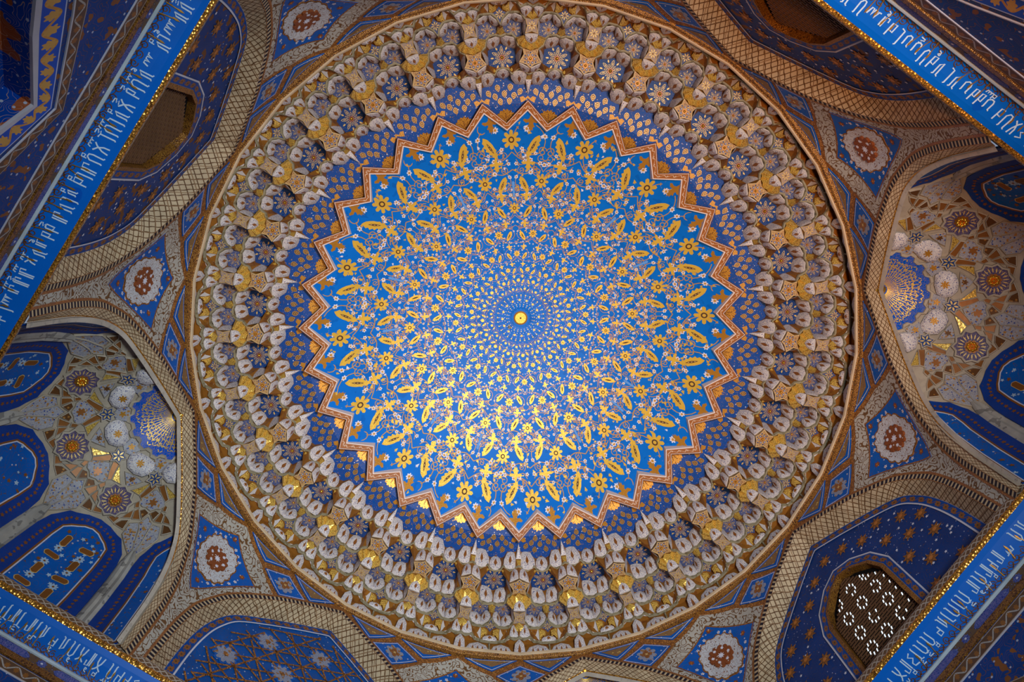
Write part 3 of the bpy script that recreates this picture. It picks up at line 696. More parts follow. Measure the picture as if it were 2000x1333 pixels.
pane(1, 'square_star', None, z2, 'star_lilac', tiny_draw(0, 5.70), off=.045, full=SA+[(-u, r) for u, r in SA[::-1][1:-1]])
pane(1, 'blue_star', None, z2, 'muq_blue_fine', tiny_draw(.5, 5.915), full=SB+[(1-u, r) for u, r in SB[::-1][1:-1]])

# ------------------------------------------------------------------ rim moulding around the muqarnas
def lathe(mb, prof, mts, n=32):
    for (a, b), m in zip(zip(prof[:-1], prof[1:]), mts):
        mb.strip([pol(i*32/n, a[0], a[1]) for i in range(n+1)], [pol(i*32/n, b[0], b[1]) for i in range(n+1)], m)
mb = MB()
lathe(mb, [(6.17, 14.55), (6.00, 14.55), (5.975, 14.52), (5.985, 14.48), (6.01, 14.47), (6.01, 14.46), (6.03, 14.45), (6.035, 14.43), (6.025, 14.42), (6.045, 14.395), (6.12, 14.395)], [0, 0, 0, 0, 1, 1, 1, 1, 1, 1])
RM = tag(mb.build('trim_3', ['rim_white', 'rim_gold'], None, False), 'white and gold ring moulding around the muqarnas', kind='structure'); RM.rotation_euler = (0, 0, PHI)
# ------------------------------------------------------------------ octagon zone: pendentives and arches
AP = 6.08
def srad(dl, h):
    e = 3.5*D2R; ad = (math.sqrt(dl*dl+e*e)-e)*(PI/8)/(math.sqrt((PI/8)**2+e*e)-e)
    ro = AP/math.cos(PI/8-min(ad, PI/8)); t = min(max((h-12.0)/2.5, 0), 1)
    return ro+(6.06-ro)*t**2.5
def spt(dl_deg, h, off=0.0):       # point on the pendentive surface, dl measured from its own axis
    d = dl_deg*D2R; r = srad(d, h)-off
    return Vector((r*math.cos(d), r*math.sin(d), h+HO))
BEAD = [(1.35, 10.33), (1.55, 11.4), (2.2, 12.08), (3.3, 12.5), (5.9, 13.0), (11.5, 13.53), (16.4, 13.88), (22.5, 14.27)]
BEADC = [p for p in catmull(BEAD[:6], 5)] + [(16.4, 13.88), (22.5, 14.27)]
def bead_h(d):
    d = abs(d)
    if d <= BEAD[0][0]: return BEAD[0][1]
    for a, b in zip(BEADC[:-1], BEADC[1:]):
        if a[0] <= d <= b[0]: return a[1]+(b[1]-a[1])*(d-a[0])/(b[0]-a[0])
    return BEADC[-1][1]
def seg(P, n=6): return [(P[i][0]+(P[i+1][0]-P[i][0])*q/n, P[i][1]+(P[i+1][1]-P[i][1])*q/n) for i in range(len(P)-1) for q in range(n)]+[P[-1]]
SX = 0.107
def pend_meshes():
    out = []
    mb = MB(); dl = sorted(set([-22.5, 22.5]+[x*.5 for x in range(-44, 45)]))
    for k in range(14):
        A = []; B = []
        for d in dl:
            b = bead_h(d)-.02; A.append(spt(d, b+(14.40-b)*k/14)); B.append(spt(d, b+(14.40-b)*(k+1)/14))
        mb.strip(A, B)
    out.append(('spandrel', mb.mesh('spandrel', ['strap_brown'], True)))
    # scroll band around the kite and down the pier
    V = [(0, 14.36), (6.1, 14.02), (10.5, 13.545)]
    bp = [(d+.0, h+.06) for d, h in BEADC if h < 13.47]
    arm = [(d, h) for d, h in BEADC if h < 13.4]
    side = V + [(9.4, 13.42)] + [(max(d-.55, .25), h+.03) for d, h in arm[::-1]]
    ring = side + [(-d, h) for d, h in side[::-1] if d > 0]
    mb = MB(); fill(mb, spt, ring, .09, .012, 0, .012, SX); out.append(('scroll_band', mb.mesh('scroll_band', ['vine_band'])))
    # blue kite
    kite = [(0, 14.13), (3.8, 13.80), (7.5, 13.46), (5.3, 13.22), (3.0, 12.92), (1.2, 12.62), (0, 12.45)]
    kf = kite + [(-d, h) for d, h in kite[::-1][1:-1]]
    mb = MB(); fill(mb, spt, kf, .07, .020, 0, .01, SX)
    P = dens([(x*SX, y) for x, y in kf], .09); Pi = inset(P, .025)
    mb.strip([spt(x/SX, y, .022) for x, y in P+P[:1]], [spt(x/SX, y, .022) for x, y in Pi+Pi[:1]], 1)
    out.append(('blue_kite', mb.mesh('blue_kite', ['panel_blue', 'strap_brown'])))
    # scalloped medallion
    def med(rx, ry, n, w_): return [((rx*(1-w_+w_*abs(math.sin(n/2*a)))*math.copysign(abs(math.cos(a))**.82, math.cos(a)))/SX, 13.36+ry*(1-w_+w_*abs(math.sin(n/2*a)))*math.copysign(abs(math.sin(a))**.82, math.sin(a))) for a in [(i+.5)*2*PI/72 for i in range(72)]]
    mb = MB(); fill(mb, spt, med(.40, .50, 16, .10), .06, .028, 1, .01, SX); fill(mb, spt, med(.375, .47, 16, .10), .06, .036, 0, 0, SX)
    out.append(('medallion', mb.mesh('medallion', ['medal_white', 'strap_brown'])))
    mb = MB(); s2 = lambda x, y, o: spt(x/SX, y, o)
    rosette(mb, s2, (0, 13.36), .23, 12, 0, .075, .8, 3, 0, .04)
    rosette(mb, s2, (0, 13.36), .07, 8, 1, .082, .5, 1)
    for i in range(6): a = i*PI/3; rosette(mb, s2, (.15*math.cos(a), 13.36+.15*math.sin(a)), .035, 6, 1, .082, .6, 1)
    out.append(('medallion_heart', mb.mesh('medallion_heart', ['medal_brown', 'blossom_white'])))
    mb = MB()
    for x, y in ((.0, 13.99), (.52, 13.47), (-.52, 13.47), (.0, 12.72)): rosette(mb, s2, (x, y), .055, 6, 0, .027, .6, 2); rosette(mb, s2, (x, y), .022, 6, 1, .03, .6, 1)
    for x, y in ((.15, 13.86), (-.15, 13.86), (.33, 13.7), (-.33, 13.7), (.48, 13.28), (-.48, 13.28), (.33, 13.05), (-.33, 13.05), (.16, 12.85), (-.16, 12.85), (.42, 13.16), (-.42, 13.16), (.24, 12.92), (-.24, 12.92), (.25, 13.79), (-.25, 13.79)):
        rosette(mb, s2, (x, y), .034, 5, 2, .027, .5, 2); rosette(mb, s2, (x, y), .012, 5, 1, .03, .6, 1)
    out.append(('painted_blossoms', mb.mesh('painted_blossoms', ['medal_brown', 'petal_orange', 'blossom_white'])))
    # strapwork fields next to the ring
    for sg in (1, -1):
        for T, c in (([(1.2, 14.385), (10.7, 14.385), (6.2, 14.13)], (6.0, 14.25)), ([(11.8, 14.385), (20.6, 14.375), (16.4, 13.98)], (16.5, 14.17))):
            Q = [(d*sg, h) for d, h in T]
            mb = MB(); fill(mb, spt, Q, .09, .018, 0, .012, SX)
            P = dens([(x*SX, y) for x, y in Q], .09); Pi = inset(P, .018); Pj = inset(P, .03)
            mb.strip([spt(x/SX, y, .020) for x, y in Pi+Pi[:1]], [spt(x/SX, y, .020) for x, y in Pj+Pj[:1]], 1)
            t = inset([(x*SX, y) for x, y in Q], .085); t = [(x/SX, y) for x, y in t]
            fill(mb, spt, t, .09, .022, 2, 0, SX)
            out.append(('triangle_panel', mb.mesh('triangle_panel', ['panel_blue', 'panel_edge', 'tri_gold'])))
        K = [(11.2, 14.24), (15.7, 13.92), (11.3, 13.63), (7.0, 14.01)]; Q = [(d*sg, h) for d, h in K]
        mb = MB(); fill(mb, spt, Q, .09, .018, 0, .012, SX)
        P = dens([(x*SX, y) for x, y in Q], .09); Pi = inset(P, .014); Pj = inset(P, .026)
        mb.strip([spt(x/SX, y, .020) for x, y in Pi+Pi[:1]], [spt(x/SX, y, .020) for x, y in Pj+Pj[:1]], 1)
        s3 = lambda x, y, o: spt(x/SX, y, o); c = (11.3*sg*SX, 13.94)
        rosette(mb, s3, c, .19, 8, 2, .024, .72, 3); rosette(mb, s3, c, .105, 4, 3, .029, .6, 3, PI/4); rosette(mb, s3, c, .04, 4, 4, .033, .4, 1)
        out.append(('small_kite', mb.mesh('small_kite', ['panel_blue', 'panel_edge', 'medal_grey', 'arch_gold', 'petal_cream'])))
    return out
PM = pend_meshes()
PL = ['blue kite pendentive with white medallion at the photo\'s right, above the lattice window',
      'blue kite pendentive with white medallion at the bottom right beside the lattice window arch',
      'blue kite pendentive cut off by the bottom edge of the photo',
      'blue kite pendentive with white medallion at the lower left below the muqarnas niche',
      'blue kite pendentive with white medallion at the left above the muqarnas niche',
      'blue kite pendentive with white medallion at the top left, beside the dark grille arch',
      'blue kite pendentive beyond the top edge of the photo',
      'blue kite pendentive with white medallion at the upper right above the right niche']
SUB = {'medallion_heart': 'medallion', 'golden_flower': 'rosette', 'gilt_rays': 'blue_fan', 'apex_boss': 'blue_fan', 'fan_edge': 'blue_fan'}
def sublink(parts, top):
    last = {}
    for nm, me in parts: last[nm] = link(nm, me, last[SUB[nm]] if nm in SUB else top)
for k in range(8):
    p = root('pendentive', PL[k], 'pendentive', k*PI/4, 'pendentives between the arches')
    sublink(PM, p)

# arch outlines in a bay's own frame: outer edge lies on the pendentive surface, inner edge in a plane d
INN = [(0, 14.06), (.62, 13.68), (1.13, 13.34), (1.66, 12.93), (1.90, 12.52), (2.03, 12.06), (2.10, 11.4), (2.12, 10.33)]
def bay_pt(alpha, h, off=0.0): # alpha from bay mid axis, on pendentive surface
    d = PI/8-abs(alpha); r = srad(d, h)-off; return Vector((r*math.cos(alpha), r*math.sin(alpha), h+HO))
def curve_outer(doff=0.0, hoff=0.0, off=0.0):
    H = [(22.5, 14.27), (16.4, 13.88), (11.5, 13.53), (5.9, 13.0), (3.3, 12.5), (2.2, 12.08), (1.55, 11.4), (1.35, 10.33)]
    P = [H[0], H[1]] + catmull(H[2:], 5)
    P = seg([H[0], H[1], H[2]], 4)[:-1] + catmull(H[2:], 5)
    r = [(22.5-d, h) for d, h in P]
    full = [(-a, h) for a, h in r[::-1][:-1]] + r
    out = []
    for i, (a, h) in enumerate(full):
        p = full[max(i-1, 0)]; q = full[min(i+1, len(full)-1)]
        dx, dy = (q[0]-p[0])*SX, q[1]-p[1]; l = math.hypot(dx, dy); nx, ny = -dy/l, dx/l     # points outwards
        out.append(bay_pt((a+nx*doff/SX)*D2R if abs(a+nx*doff/SX) < 22.4 else math.copysign(22.4*D2R, a), h+ny*doff, off))
    return out
INS = [(0, 14.06), (.62, 13.68), (1.13, 13.34), (1.66, 12.93), (1.92, 12.52), (2.07, 12.06), (2.19, 11.4), (2.27, 10.42)]
def inner2d(dd=0.0, base=None):
    base = base or INN; P = seg(base[:3], 4)[:-1] + catmull(base[2:], 5); full = [(-x, h) for x, h in P[::-1][:-1]]+P
    if not dd: return full
    out = []
    for i, (x, h) in enumerate(full):
        p = full[max(i-1, 0)]; q = full[min(i+1, len(full)-1)]; dx, dy = q[0]-p[0], q[1]-p[1]; l = math.hypot(dx, dy)
        k = dd/max(.6, 1)
        nx, ny = dy/l, -dx/l
        if abs(x) < 1e-6: nx, ny = 0, -1.25
        out.append((x+nx*dd, h+ny*dd))
    return out
def bay_plane(d): return lambda x, h, off: Vector((d-off, x, h+HO))
def arch_meshes(d, kind):
    out = []; pl = bay_plane(d)
    mb = MB(); A = curve_outer(.055, 0, .016); B = curve_outer(-.045, 0, .016); mb.strip(A, B); out.append(('bead_band', mb.mesh('bead_band', ['bead_band'])))
    mb = MB(); A = curve_outer(.085, 0, .02); B = curve_outer(.055, 0, .02); mb.strip(A, B); out.append(('gold_line', mb.mesh('gold_line', ['arch_gold'])))
    bs = INN if kind == 'wall' else INS; I = inner2d(0.0, bs); O = curve_outer(-.04, 0, .012)
    mb = MB()
    if kind == 'wall':
        mb.strip(O, [pl(x, h, 0) for x, h in I]); out.append(('lattice_band', mb.mesh('lattice_band', ['lattice_band'])))
    else:
        mid = [Vector(o).lerp(pl(x, h, 0), .80) for o, (x, h) in zip(O, I)]; mid2 = [Vector(o).lerp(pl(x, h, 0), .92) for o, (x, h) in zip(O, I)]
        mb.strip(O, mid); out.append(('lattice_band', mb.mesh('lattice_band', ['lattice_band'])))
        mb = MB(); mb.strip(mid, mid2); out.append(('gold_line', mb.mesh('gold_line', ['lip_gold'])))
        mb = MB(); I2 = inner2d(.07, bs); mb.strip(mid2, [pl(x, h, .01) for x, h in I]); mb.strip([pl(x, h, .01) for x, h in I], [pl(x, h, -.02) for x, h in I2]); out.append(('white_edge', mb.mesh('white_edge', ['plaster'])))
    return out
DW, DS = 6.36, 6.22
AW = arch_meshes(DW, 'wall'); AS = arch_meshes(DS, 'squinch')
ALAB = {0: 'lattice-banded pointed arch around the lit lattice window', 1: 'lattice-banded arch at the bottom edge of the photo', 2: 'lattice-banded arch over the blue strapwork wall at the bottom left',
        3: 'lattice-banded arch framing the muqarnas niche on the left', 4: 'lattice-banded arch over the dark grille at the upper left', 5: 'lattice-banded arch just beyond the top edge of the photo', 6: 'dim lattice-banded arch at the upper right', 7: 'lattice-banded arch framing the muqarnas niche on the right'}
for k in range(8):
    a = root('arch', ALAB[k], 'arch', (k+.5)*PI/4, 'arches of the octagon')
    for nm, me in (AS if k % 2 else AW): link(nm, me, a)

# ------------------------------------------------------------------ wall lunettes with their grilles
SIDE = {0: 'south_east', 2: 'south_west', 4: 'north_west', 6: 'north_east'}
WIN = [(-.62, 10.1), (-.62, 12.12), (-.50, 12.45), (-.22, 12.72), (0, 12.82), (.22, 12.72), (.50, 12.45), (.62, 12.12), (.62, 10.1)]
def off_open(P, d):
    out = []
    for i, (x, h) in enumerate(P):
        p = P[max(i-1, 0)]; q = P[min(i+1, len(P)-1)]; dx, dy = q[0]-p[0], q[1]-p[1]; l = math.hypot(dx, dy)
        out.append((x-dy/l*d, h+dx/l*d))
    return out
STAR8 = [(r*math.cos(i*PI/8), r*math.sin(i*PI/8)) for i, r in [(i, .5 if i % 2 == 0 else .27) for i in range(16)]]
for k in (0, 2, 4, 6):
    pl = bay_plane(DW); rot = (k+.5)*PI/4
    wl = MB(); P = inner2d()
    if k == 2: wl.add([pl(x, h, -.005) for x, h in P], [list(range(len(P)))], 0)
    else:
        W2 = []; cl = [0]
        for a_, b_ in zip(WIN[:-1], WIN[1:]): cl.append(cl[-1]+math.dist(a_, b_))
        for i in range(len(P)):
            s_ = cl[-1]*i/(len(P)-1); j_ = next(j for j in range(len(cl)-1) if s_ <= cl[j+1]+1e-9); t_ = (s_-cl[j_])/(cl[j_+1]-cl[j_])
            W2.append((WIN[j_][0]+(WIN[j_+1][0]-WIN[j_][0])*t_, WIN[j_][1]+(WIN[j_+1][1]-WIN[j_][1])*t_))
        wl.strip([pl(x, h, -.005) for x, h in P], [pl(x, h, -.005) for x, h in W2], 0)
    W = tag(wl.build('wall_'+SIDE[k], [{0: 'field_blue_star', 2: 'field_blue_dense'}.get(k, 'field_blue')]), {0: 'blue lunette wall with ochre stars around a lattice window', 2: 'blue lunette wall with brown interlaced strapwork', 4: 'dark blue lunette wall with ochre flowers around a grille', 6: 'shadowed brown and blue lunette wall at upper right'}[k], kind='structure'); W.rotation_euler = (0, 0, PHI+rot)
    b0 = inner2d(0.0); b1 = inner2d(.15); b2 = inner2d(.175); b3 = inner2d(.20)
    mb = MB(); mb.strip([pl(x, h, .004) for x, h in b0], [pl(x, h, .004) for x, h in b1]); mb.build('blue_border', ['border_blue'], W)
    mb = MB(); mb.strip([pl(x, h, .012) for x, h in b1], [pl(x, h, .012) for x, h in b2]); mb.strip([pl(x, h, .0) for x, h in b1], [pl(x, h, .012) for x, h in b1]); mb.build('border_line', ['panel_edge'], W)
    s2 = pl
    if k != 2:
        f1 = off_open(WIN, .07); f2 = off_open(WIN, .20); f3 = off_open(WIN, .225)
        mb = MB(); mb.strip([pl(x, h, .03) for x, h in WIN], [pl(x, h, .012) for x, h in f1]); mb.strip([pl(x, h, .03) for x, h in WIN], [pl(x, h, -.13) for x, h in WIN]); mb.build('window_moulding', ['rim_gold'], W)
        mb = MB(); mb.strip([pl(x, h, .006) for x, h in f1], [pl(x, h, .006) for x, h in f2]); mb.build('window_border', ['border_blue'], W)
        mb = MB(); mb.strip([pl(x, h, .012) for x, h in f2], [pl(x, h, .012) for x, h in f3]); mb.build('window_line', ['panel_edge'], W)
        spots = [(sg*x, y) for x, y in ((1.02, 10.9), (1.25, 11.35), (1.05, 11.75), (1.32, 12.1), (1.0, 12.45), (1.45, 12.55), (.72, 12.95), (1.1, 12.95), (.38, 13.25), (1.62, 11.7), (1.6, 10.9), (1.68, 12.2)) for sg in (-1, 1)] + [(0, 13.42)]
        mb = MB(); shape(mb, lambda x, y, o: Vector((-o, x, y)), (0, 0), 0, .27, STAR8, 0, .008, .006)
        rosette(mb, lambda x, y, o: Vector((-o, x, y)), (0, 0), .05, 8, 1, .012, .6, 1); me = mb.mesh('ochre_star', ['strap_brown', 'petal_orange'])
        for (x, y) in spots:
            o = link('ochre_star', me, W); o.location = (DW, x, y+HO); o.rotation_euler = (random.uniform(-.3, .3), 0, 0)
        mb = MB()
        for i in range(150):
            x = random.uniform(-1.9, 1.9); y = random.uniform(10.5, 13.5)
            if inside(inner2d(.28), x, y) and not inside(off_open(WIN, .28), x, y): rosette(mb, s2, (x, y), .030, 5, 0, .006, .5, 1)
        tag(mb.build('white_blossoms', ['blossom_white'], W), kind='stuff')
        # grille window
        gw = tag(root('window_%d' % (1+k//2), {0: 'brown wooden lattice window with daylight shining through its holes', 4: 'dark brown woven wooden grille at upper left', 6: 'dark grille at the top edge, upper right'}[k], None, rot, kind='structure'))
        mb = MB(); pp = [(x, h) for x, h in WIN]; mb.add([pl(x*1.05, h+.03 if h > 11 else h, -.11) for x, h in pp], [list(range(len(pp)))], 0); mb.build('backing', ['void_black'], gw)
        hw = lambda h: .60 if h < 12.12 else max(.02, .60*(12.82-h)/.70)
        h = 10.3; i = 0
        while h < 12.78:
            x0 = -hw(h); 
            mb = MB(); mb.add([pl(-hw(h), h-.014, -.05), pl(hw(h), h-.014, -.05), pl(hw(h), h+.014, -.05), pl(-hw(h), h+.014, -.05), pl(-hw(h), h-.014, -.062), pl(hw(h), h-.014, -.062)], [(0, 1, 2, 3), (0, 1, 5, 4)], 0)
            mb.build('slat', ['window_brown'], gw)
            h += .064; i += 1
        x = -.56; c = 0
        while x <= .57:
            mb = MB(); hh = 10.3
            while hh < 12.7:
                if abs(x) < hw(hh+.08)-.02:
                    o = .064*((c % 2)); mb.add([pl(x-.011, hh+o, -.045), pl(x+.011, hh+o, -.045), pl(x+.011, hh+.064+o, -.045), pl(x-.011, hh+.064+o, -.045)], [(0, 1, 2, 3)], 0)
                hh += .128
            if mb.f: mb.build('upright', ['window_brown'], gw)
            x += .07; c += 1
        if k == 0:
            hole = MB(); hole.add([Vector((0, -.004, -.03)), Vector((0, .016, -.03)), Vector((0, .004, .03)), Vector((0, -.016, .03))], [(0, 1, 2, 3)], 0); me = hole.mesh('light_hole', ['daylight_hole'])
            for gi in range(3):
                for gj in range(4):
                    cx = -.34+gi*.34; cy = 11.15+gj*.42 + (gi % 2)*.0
                    for i in range(8):
                        if random.random() < .12: continue
                        a = i*PI/4+.4; x = cx+.085*math.cos(a); y = cy+.12*math.sin(a)
                        if abs(x) < hw(y)-.04 and y < 12.6:
                            o = link('light_hole', me, gw); o.location = (DW+.04, x, y+HO)
            for i in range(7):
                for sx in (-1,):
                    y = 11.2+i*.2; o = link('light_hole', me, gw); o.location = (DW+.04, sx*(hw(y)-.05), y+HO)
    else:
        # brown strapwork: eight-rayed stars joined by crossing laths
        mb = MB(); bx = inner2d(.24)
        def clip(a, b):
            n = 24; run = []; 
            for q in range(n+1):
                p = (a[0]+(b[0]-a[0])*q/n, a[1]+(b[1]-a[1])*q/n)
                if inside(bx, *p): run.append(p)
                else:
                    if len(run) > 1: ribbon(mb, s2, run, .032, 0, .010)
                    run = []
            if len(run) > 1: ribbon(mb, s2, run, .032, 0, .010)
        for i in range(-8, 9):
            c = i*.5
            for sl in (.6, -.6, 1.7, -1.7): clip((-2.6+c, 12.2-2.6*sl), (2.6+c, 12.2+2.6*sl))
        mb.build('strapwork', ['strap_brown'], W)
        for x, y in ((0, 13.1), (-.95, 12.75), (.95, 12.75), (-.5, 12.2), (.5, 12.2), (-1.45, 11.9), (1.45, 11.9), (0, 11.6), (-1, 11.3), (1, 11.3)):
            mb = MB(); rosette(mb, s2, (x, y), .24, 10, 0, .008, .8, 2, 0, .004); rosette(mb, s2, (x, y), .2, 10, 1, .013, .7, 2); rosette(mb, s2, (x, y), .06, 6, 2, .018, .6, 1); mb.build('flower_roundel', ['panel_blue', 'medal_grey', 'strap_brown'], W)

# ------------------------------------------------------------------ corner niches: vaults of ribs, cells and rosettes
PROF = [(0, 14.12), (.42, 13.88), (.85, 13.60), (1.25, 13.33), (1.62, 13.05), (1.80, 12.83), (1.93, 12.58), (2.07, 12.1), (2.17, 11.4), (2.25, 10.40)]
D0 = 6.25
cum = [0]
for a, b in zip(PROF[:-1], PROF[1:]): cum.append(cum[-1]+math.dist(a, b))
def prof_s(s):
    s = max(0, min(s, cum[-1]))
    for i in range(len(cum)-1):
        if s <= cum[i+1]: t = (s-cum[i])/(cum[i+1]-cum[i]); return PROF[i][0]+(PROF[i+1][0]-PROF[i][0])*t, PROF[i][1]+(PROF[i+1][1]-PROF[i][1])*t, i
    return PROF[-1][0], PROF[-1][1], len(PROF)-2
def s_rho(r):
    for i in range(len(PROF)-1):
        if PROF[i][0] <= r <= PROF[i+1][0]: return cum[i]+(cum[i+1]-cum[i])*(r-PROF[i][0])/(PROF[i+1][0]-PROF[i][0]+1e-9)
    return cum[-2]
def s_h(h):
    for i in range(len(PROF)-1):
        if PROF[i+1][1] <= h <= PROF[i][1]: return cum[i]+(cum[i+1]-cum[i])*(PROF[i][1]-h)/(PROF[i][1]-PROF[i+1][1])
    return cum[-1]
def vpt(psi, s, off=0.0):
    r, h, i = prof_s(s); a = psi*D2R
    tx, tz = PROF[i+1][0]-PROF[i][0], PROF[i+1][1]-PROF[i][1]; l = math.hypot(tx, tz)
    r2 = r+tz/l*off; h2 = h-tx/l*off
    return Vector((D0+r2*math.cos(a), r2*math.sin(a), h2+HO))
def vlocal(psi0, rho0):          # metric chart around a point of the vault
    s0 = s_rho(rho0)
    def f(x, y, off):
        s = s0+y; r = max(prof_s(s)[0], .05); return vpt(psi0+x/r/D2R, s, off)
    return f
def pr(psi, rho): return (psi, s_rho(rho))
WG = 47.0
NET = {  # half wedge between a rosette axis (0) and a rib axis (23.5): outline in (degrees, radius), material
 'P1': ([(5.2, 1.235), (16.4, 1.055), (11.6, 1.255)], 'gold_facet'),
 'P2': ([(12.6, 1.262), (17.9, 1.050), (22.4, 1.085), (14.4, 1.29)], 'panel_brown'),
 'K2': ([(20.2, 1.54), (17.2, 1.45), (19.8, 1.42), (22.9, 1.46)], 'panel_dark'),
 'K3': ([(14.8, 1.575), (14.0, 1.475), (15.9, 1.435), (19.0, 1.56)], 'panel_brown'),
 'K5': ([(9.2, 1.60), (10.3, 1.54), (13.0, 1.47), (13.4, 1.57)], 'panel_brown'),
 'K5b': ([(13.2, 1.425), (12.4, 1.37), (14.2, 1.33), (15.4, 1.41)], 'panel_brown'),
 'K4': ([(7.4, 1.70), (9.6, 1.64), (13.0, 1.61), (12.6, 1.72)], 'panel_dark'),
 'K6': ([(2.2, 1.66), (4.0, 1.63), (7.6, 1.62), (6.4, 1.69)], 'panel_brown'),
 'F1': ([(14.0, 1.77), (14.6, 1.64), (19.0, 1.61), (21.0, 1.68), (22.7, 1.92), (21.6, 1.93)], 'panel_white'),
}
def squinch_parts():
    parts = []
    mb = MB(); n = 40
    for i in range(len(PROF)-1):
        for q in range(3):
            sa_, sb_ = cum[i]+(cum[i+1]-cum[i])*q/3, cum[i]+(cum[i+1]-cum[i])*(q+1)/3
            mb.strip([vpt(-92+184*j/n, sa_, -.015) for j in range(n+1)], [vpt(-92+184*j/n, sb_, -.015) for j in range(n+1)])
    parts.append(('vault_shell', mb.mesh('vault_shell', ['strap_white'], True)))
    def panel(name, poly, mat, off=.004, frame=.011, step=.10, th=0.0, core=None):
        P = poly; c = sum(p[0] for p in P)/len(P); rr = max(prof_s(sum(p[1] for p in P)/len(P))[0], .3); sx = rr*D2R
        mb = MB(); fill(mb, vpt, P, step, off, 0, .018, sx)
        Q = dens([(x*sx, y) for x, y in P], step)
        try:
            O = inset(Q, -frame)
            mb.strip([vpt(x/sx, y, off) for x, y in Q+Q[:1]], [vpt(x/sx, y, .022) for x, y in Q+Q[:1]], 1)
            mb.strip([vpt(x/sx, y, .022) for x, y in Q+Q[:1]], [vpt(x/sx, y, .014) for x, y in O+O[:1]], 1)
            mb.strip([vpt(x/sx, y, .014) for x, y in O+O[:1]], [vpt(x/sx, y, -.02) for x, y in O+O[:1]], 1)
        except Exception: pass
        mats = [mat, 'strap_white']
        if core:
            s2 = lambda x, y, o: vpt(x/sx, y, o); cy = sum(p[1] for p in P)/len(P)
            rosette(mb, s2, (c*sx, cy), core[0], core[1], 2, off+.008, .55, 2); mats.append(core[2])
        parts.append((name, mb.mesh(name, mats)))
    # radiating fan around the apex
    fan = []
    for i in range(0, 49):
        psi = -90+180*i/48; w_ = i % 6
        fan.append((psi, s_rho(.62+.055*(1 if (i//3) % 2 else 0))))
    mb = MB(); n = len(fan)
    for q in range(5):
        mb.strip([vpt(p, s*q/5+.01, .006) for p, s in fan], [vpt(p, s*(q+1)/5+.01*(q < 4), .006) for p, s in fan])
    parts.append(('blue_fan', mb.mesh('blue_fan', ['fan_blue'])))
    mb = MB()
    mb.strip([vpt(p, s-.0, .006) for p, s in fan], [vpt(p, s+.02, .03) for p, s in fan]); mb.strip([vpt(p, s+.02, .03) for p, s in fan], [vpt(p, s+.06, .02) for p, s in fan]); mb.strip([vpt(p, s+.06, .02) for p, s in fan], [vpt(p, s+.075, -.02) for p, s in fan])
    parts.append(('fan_edge', mb.mesh('fan_edge', ['strap_white'])))
    mb = MB()
    for i in range(24):
        psi = -86+172*i/23
        ribbon(mb, vpt_m(psi), [(0, .12), (.006, .3), (-.006, .45), (0, .62)], .012, 0, .012)
        for s in [x+random.uniform(-.05, .05) for x in (.30, .40, .48, .56, .64)]:
            for sg in (-1, 1):
                shape(mb, vpt_m(psi), (sg*.018*(s/.5), s), sg*.7, (.05*(s+.2), .07*(s+.2)), ALMOND, 0, .012)
    parts.append(('gilt_rays', mb.mesh('gilt_rays', ['gold_relief'])))
    mb = MB(); rosette(mb, lambda x, y, o: Vector((D0+.0+abs(x)*0+x*.0+math.hypot(x, y)*0+max(x, -.03), y, 14.10+HO-o)), (0, 0), .12, 8, 0, .03, .75, 2); dome_boss(mb, Vector((D0+.01, 0, 14.10+HO)), (-.2, 0, -1), .10, .06, 0, 12)
    parts.append(('apex_boss', mb.mesh('apex_boss', ['boss_gold'])))
    # white bulging cells, small blue stars, rosettes with golden flowers
    for pc in (-86, -45, 0, 45, 86):
        mb = MB(); s2 = vlocal(pc, .90); wd = .27; rings = []
        C8 = [(-.55, .62), (-.86, .25), (-.92, -.25), (-.62, -.72), (0, -.9), (.62, -.72), (.92, -.25), (.86, .25), (.55, .62), (0, .72)]
        if abs(pc) > 80: C8 = [(x if x*pc < 0 else x*.18, y) for x, y in C8]
        for q, o in ((1.0, .0), (.97, .03), (.78, .075), (.4, .105)): rings.append([s2(x*wd*q, y*.235*q, o) for x, y in C8])
        k = len(C8)
        for ia, (ra, rb) in enumerate(zip(rings[:-1], rings[1:])): mb.add(ra+rb, [(i, (i+1) % k, k+(i+1) % k, k+i) for i in range(k)], 1 if ia == 0 else 0)
        mb.add(rings[-1], [list(range(k))], 0)
        if abs(pc) < 80: rosette(mb, s2, (0, -.03), .075, 7, 2, .112, .5, 2)
        parts.append(('white_cell', mb.mesh('white_cell', ['cell_white', 'rib_grey', 'ochre_relief'], False)))
    for pc in (-22.5, 22.5, -66, 66):
        mb = MB(); s2 = vlocal(pc, .99); P = [(.125*math.cos(PI/2+i*PI/6)*(1 if i % 2 == 0 else .6), .125*math.sin(PI/2+i*PI/6)*(1 if i % 2 == 0 else .6)) for i in range(12)]
        shape(mb, s2, (0, 0), 0, 1.0, P, 0, .045, .06); O = inset(P, -.02); mb.strip([s2(x, y, .045) for x, y in P+P[:1]], [s2(x, y, .05) for x, y in O+O[:1]], 1); mb.strip([s2(x, y, .05) for x, y in O+O[:1]], [s2(x, y, -.01) for x, y in O+O[:1]], 1)
        for i in range(6): a = PI/2+i*PI/3; shape(mb, s2, (.058*math.cos(a), .058*math.sin(a)), a-PI/2, (.075, .08), ALMOND, 2, .05)
        parts.append(('blue_star', mb.mesh('blue_star', ['muq_blue', 'strap_white', 'petal_cream'])))
        mb = MB(); s2 = vlocal(pc, .80); P = [(-.13, -.10), (-.10, .08), (0, .12), (.10, .08), (.13, -.10), (0, -.14)]
        shape(mb, s2, (0, 0), 0, 1.0, P, 0, .02, .03); rosette(mb, s2, (0, -.02), .06, 5, 1, .025, .5, 2)
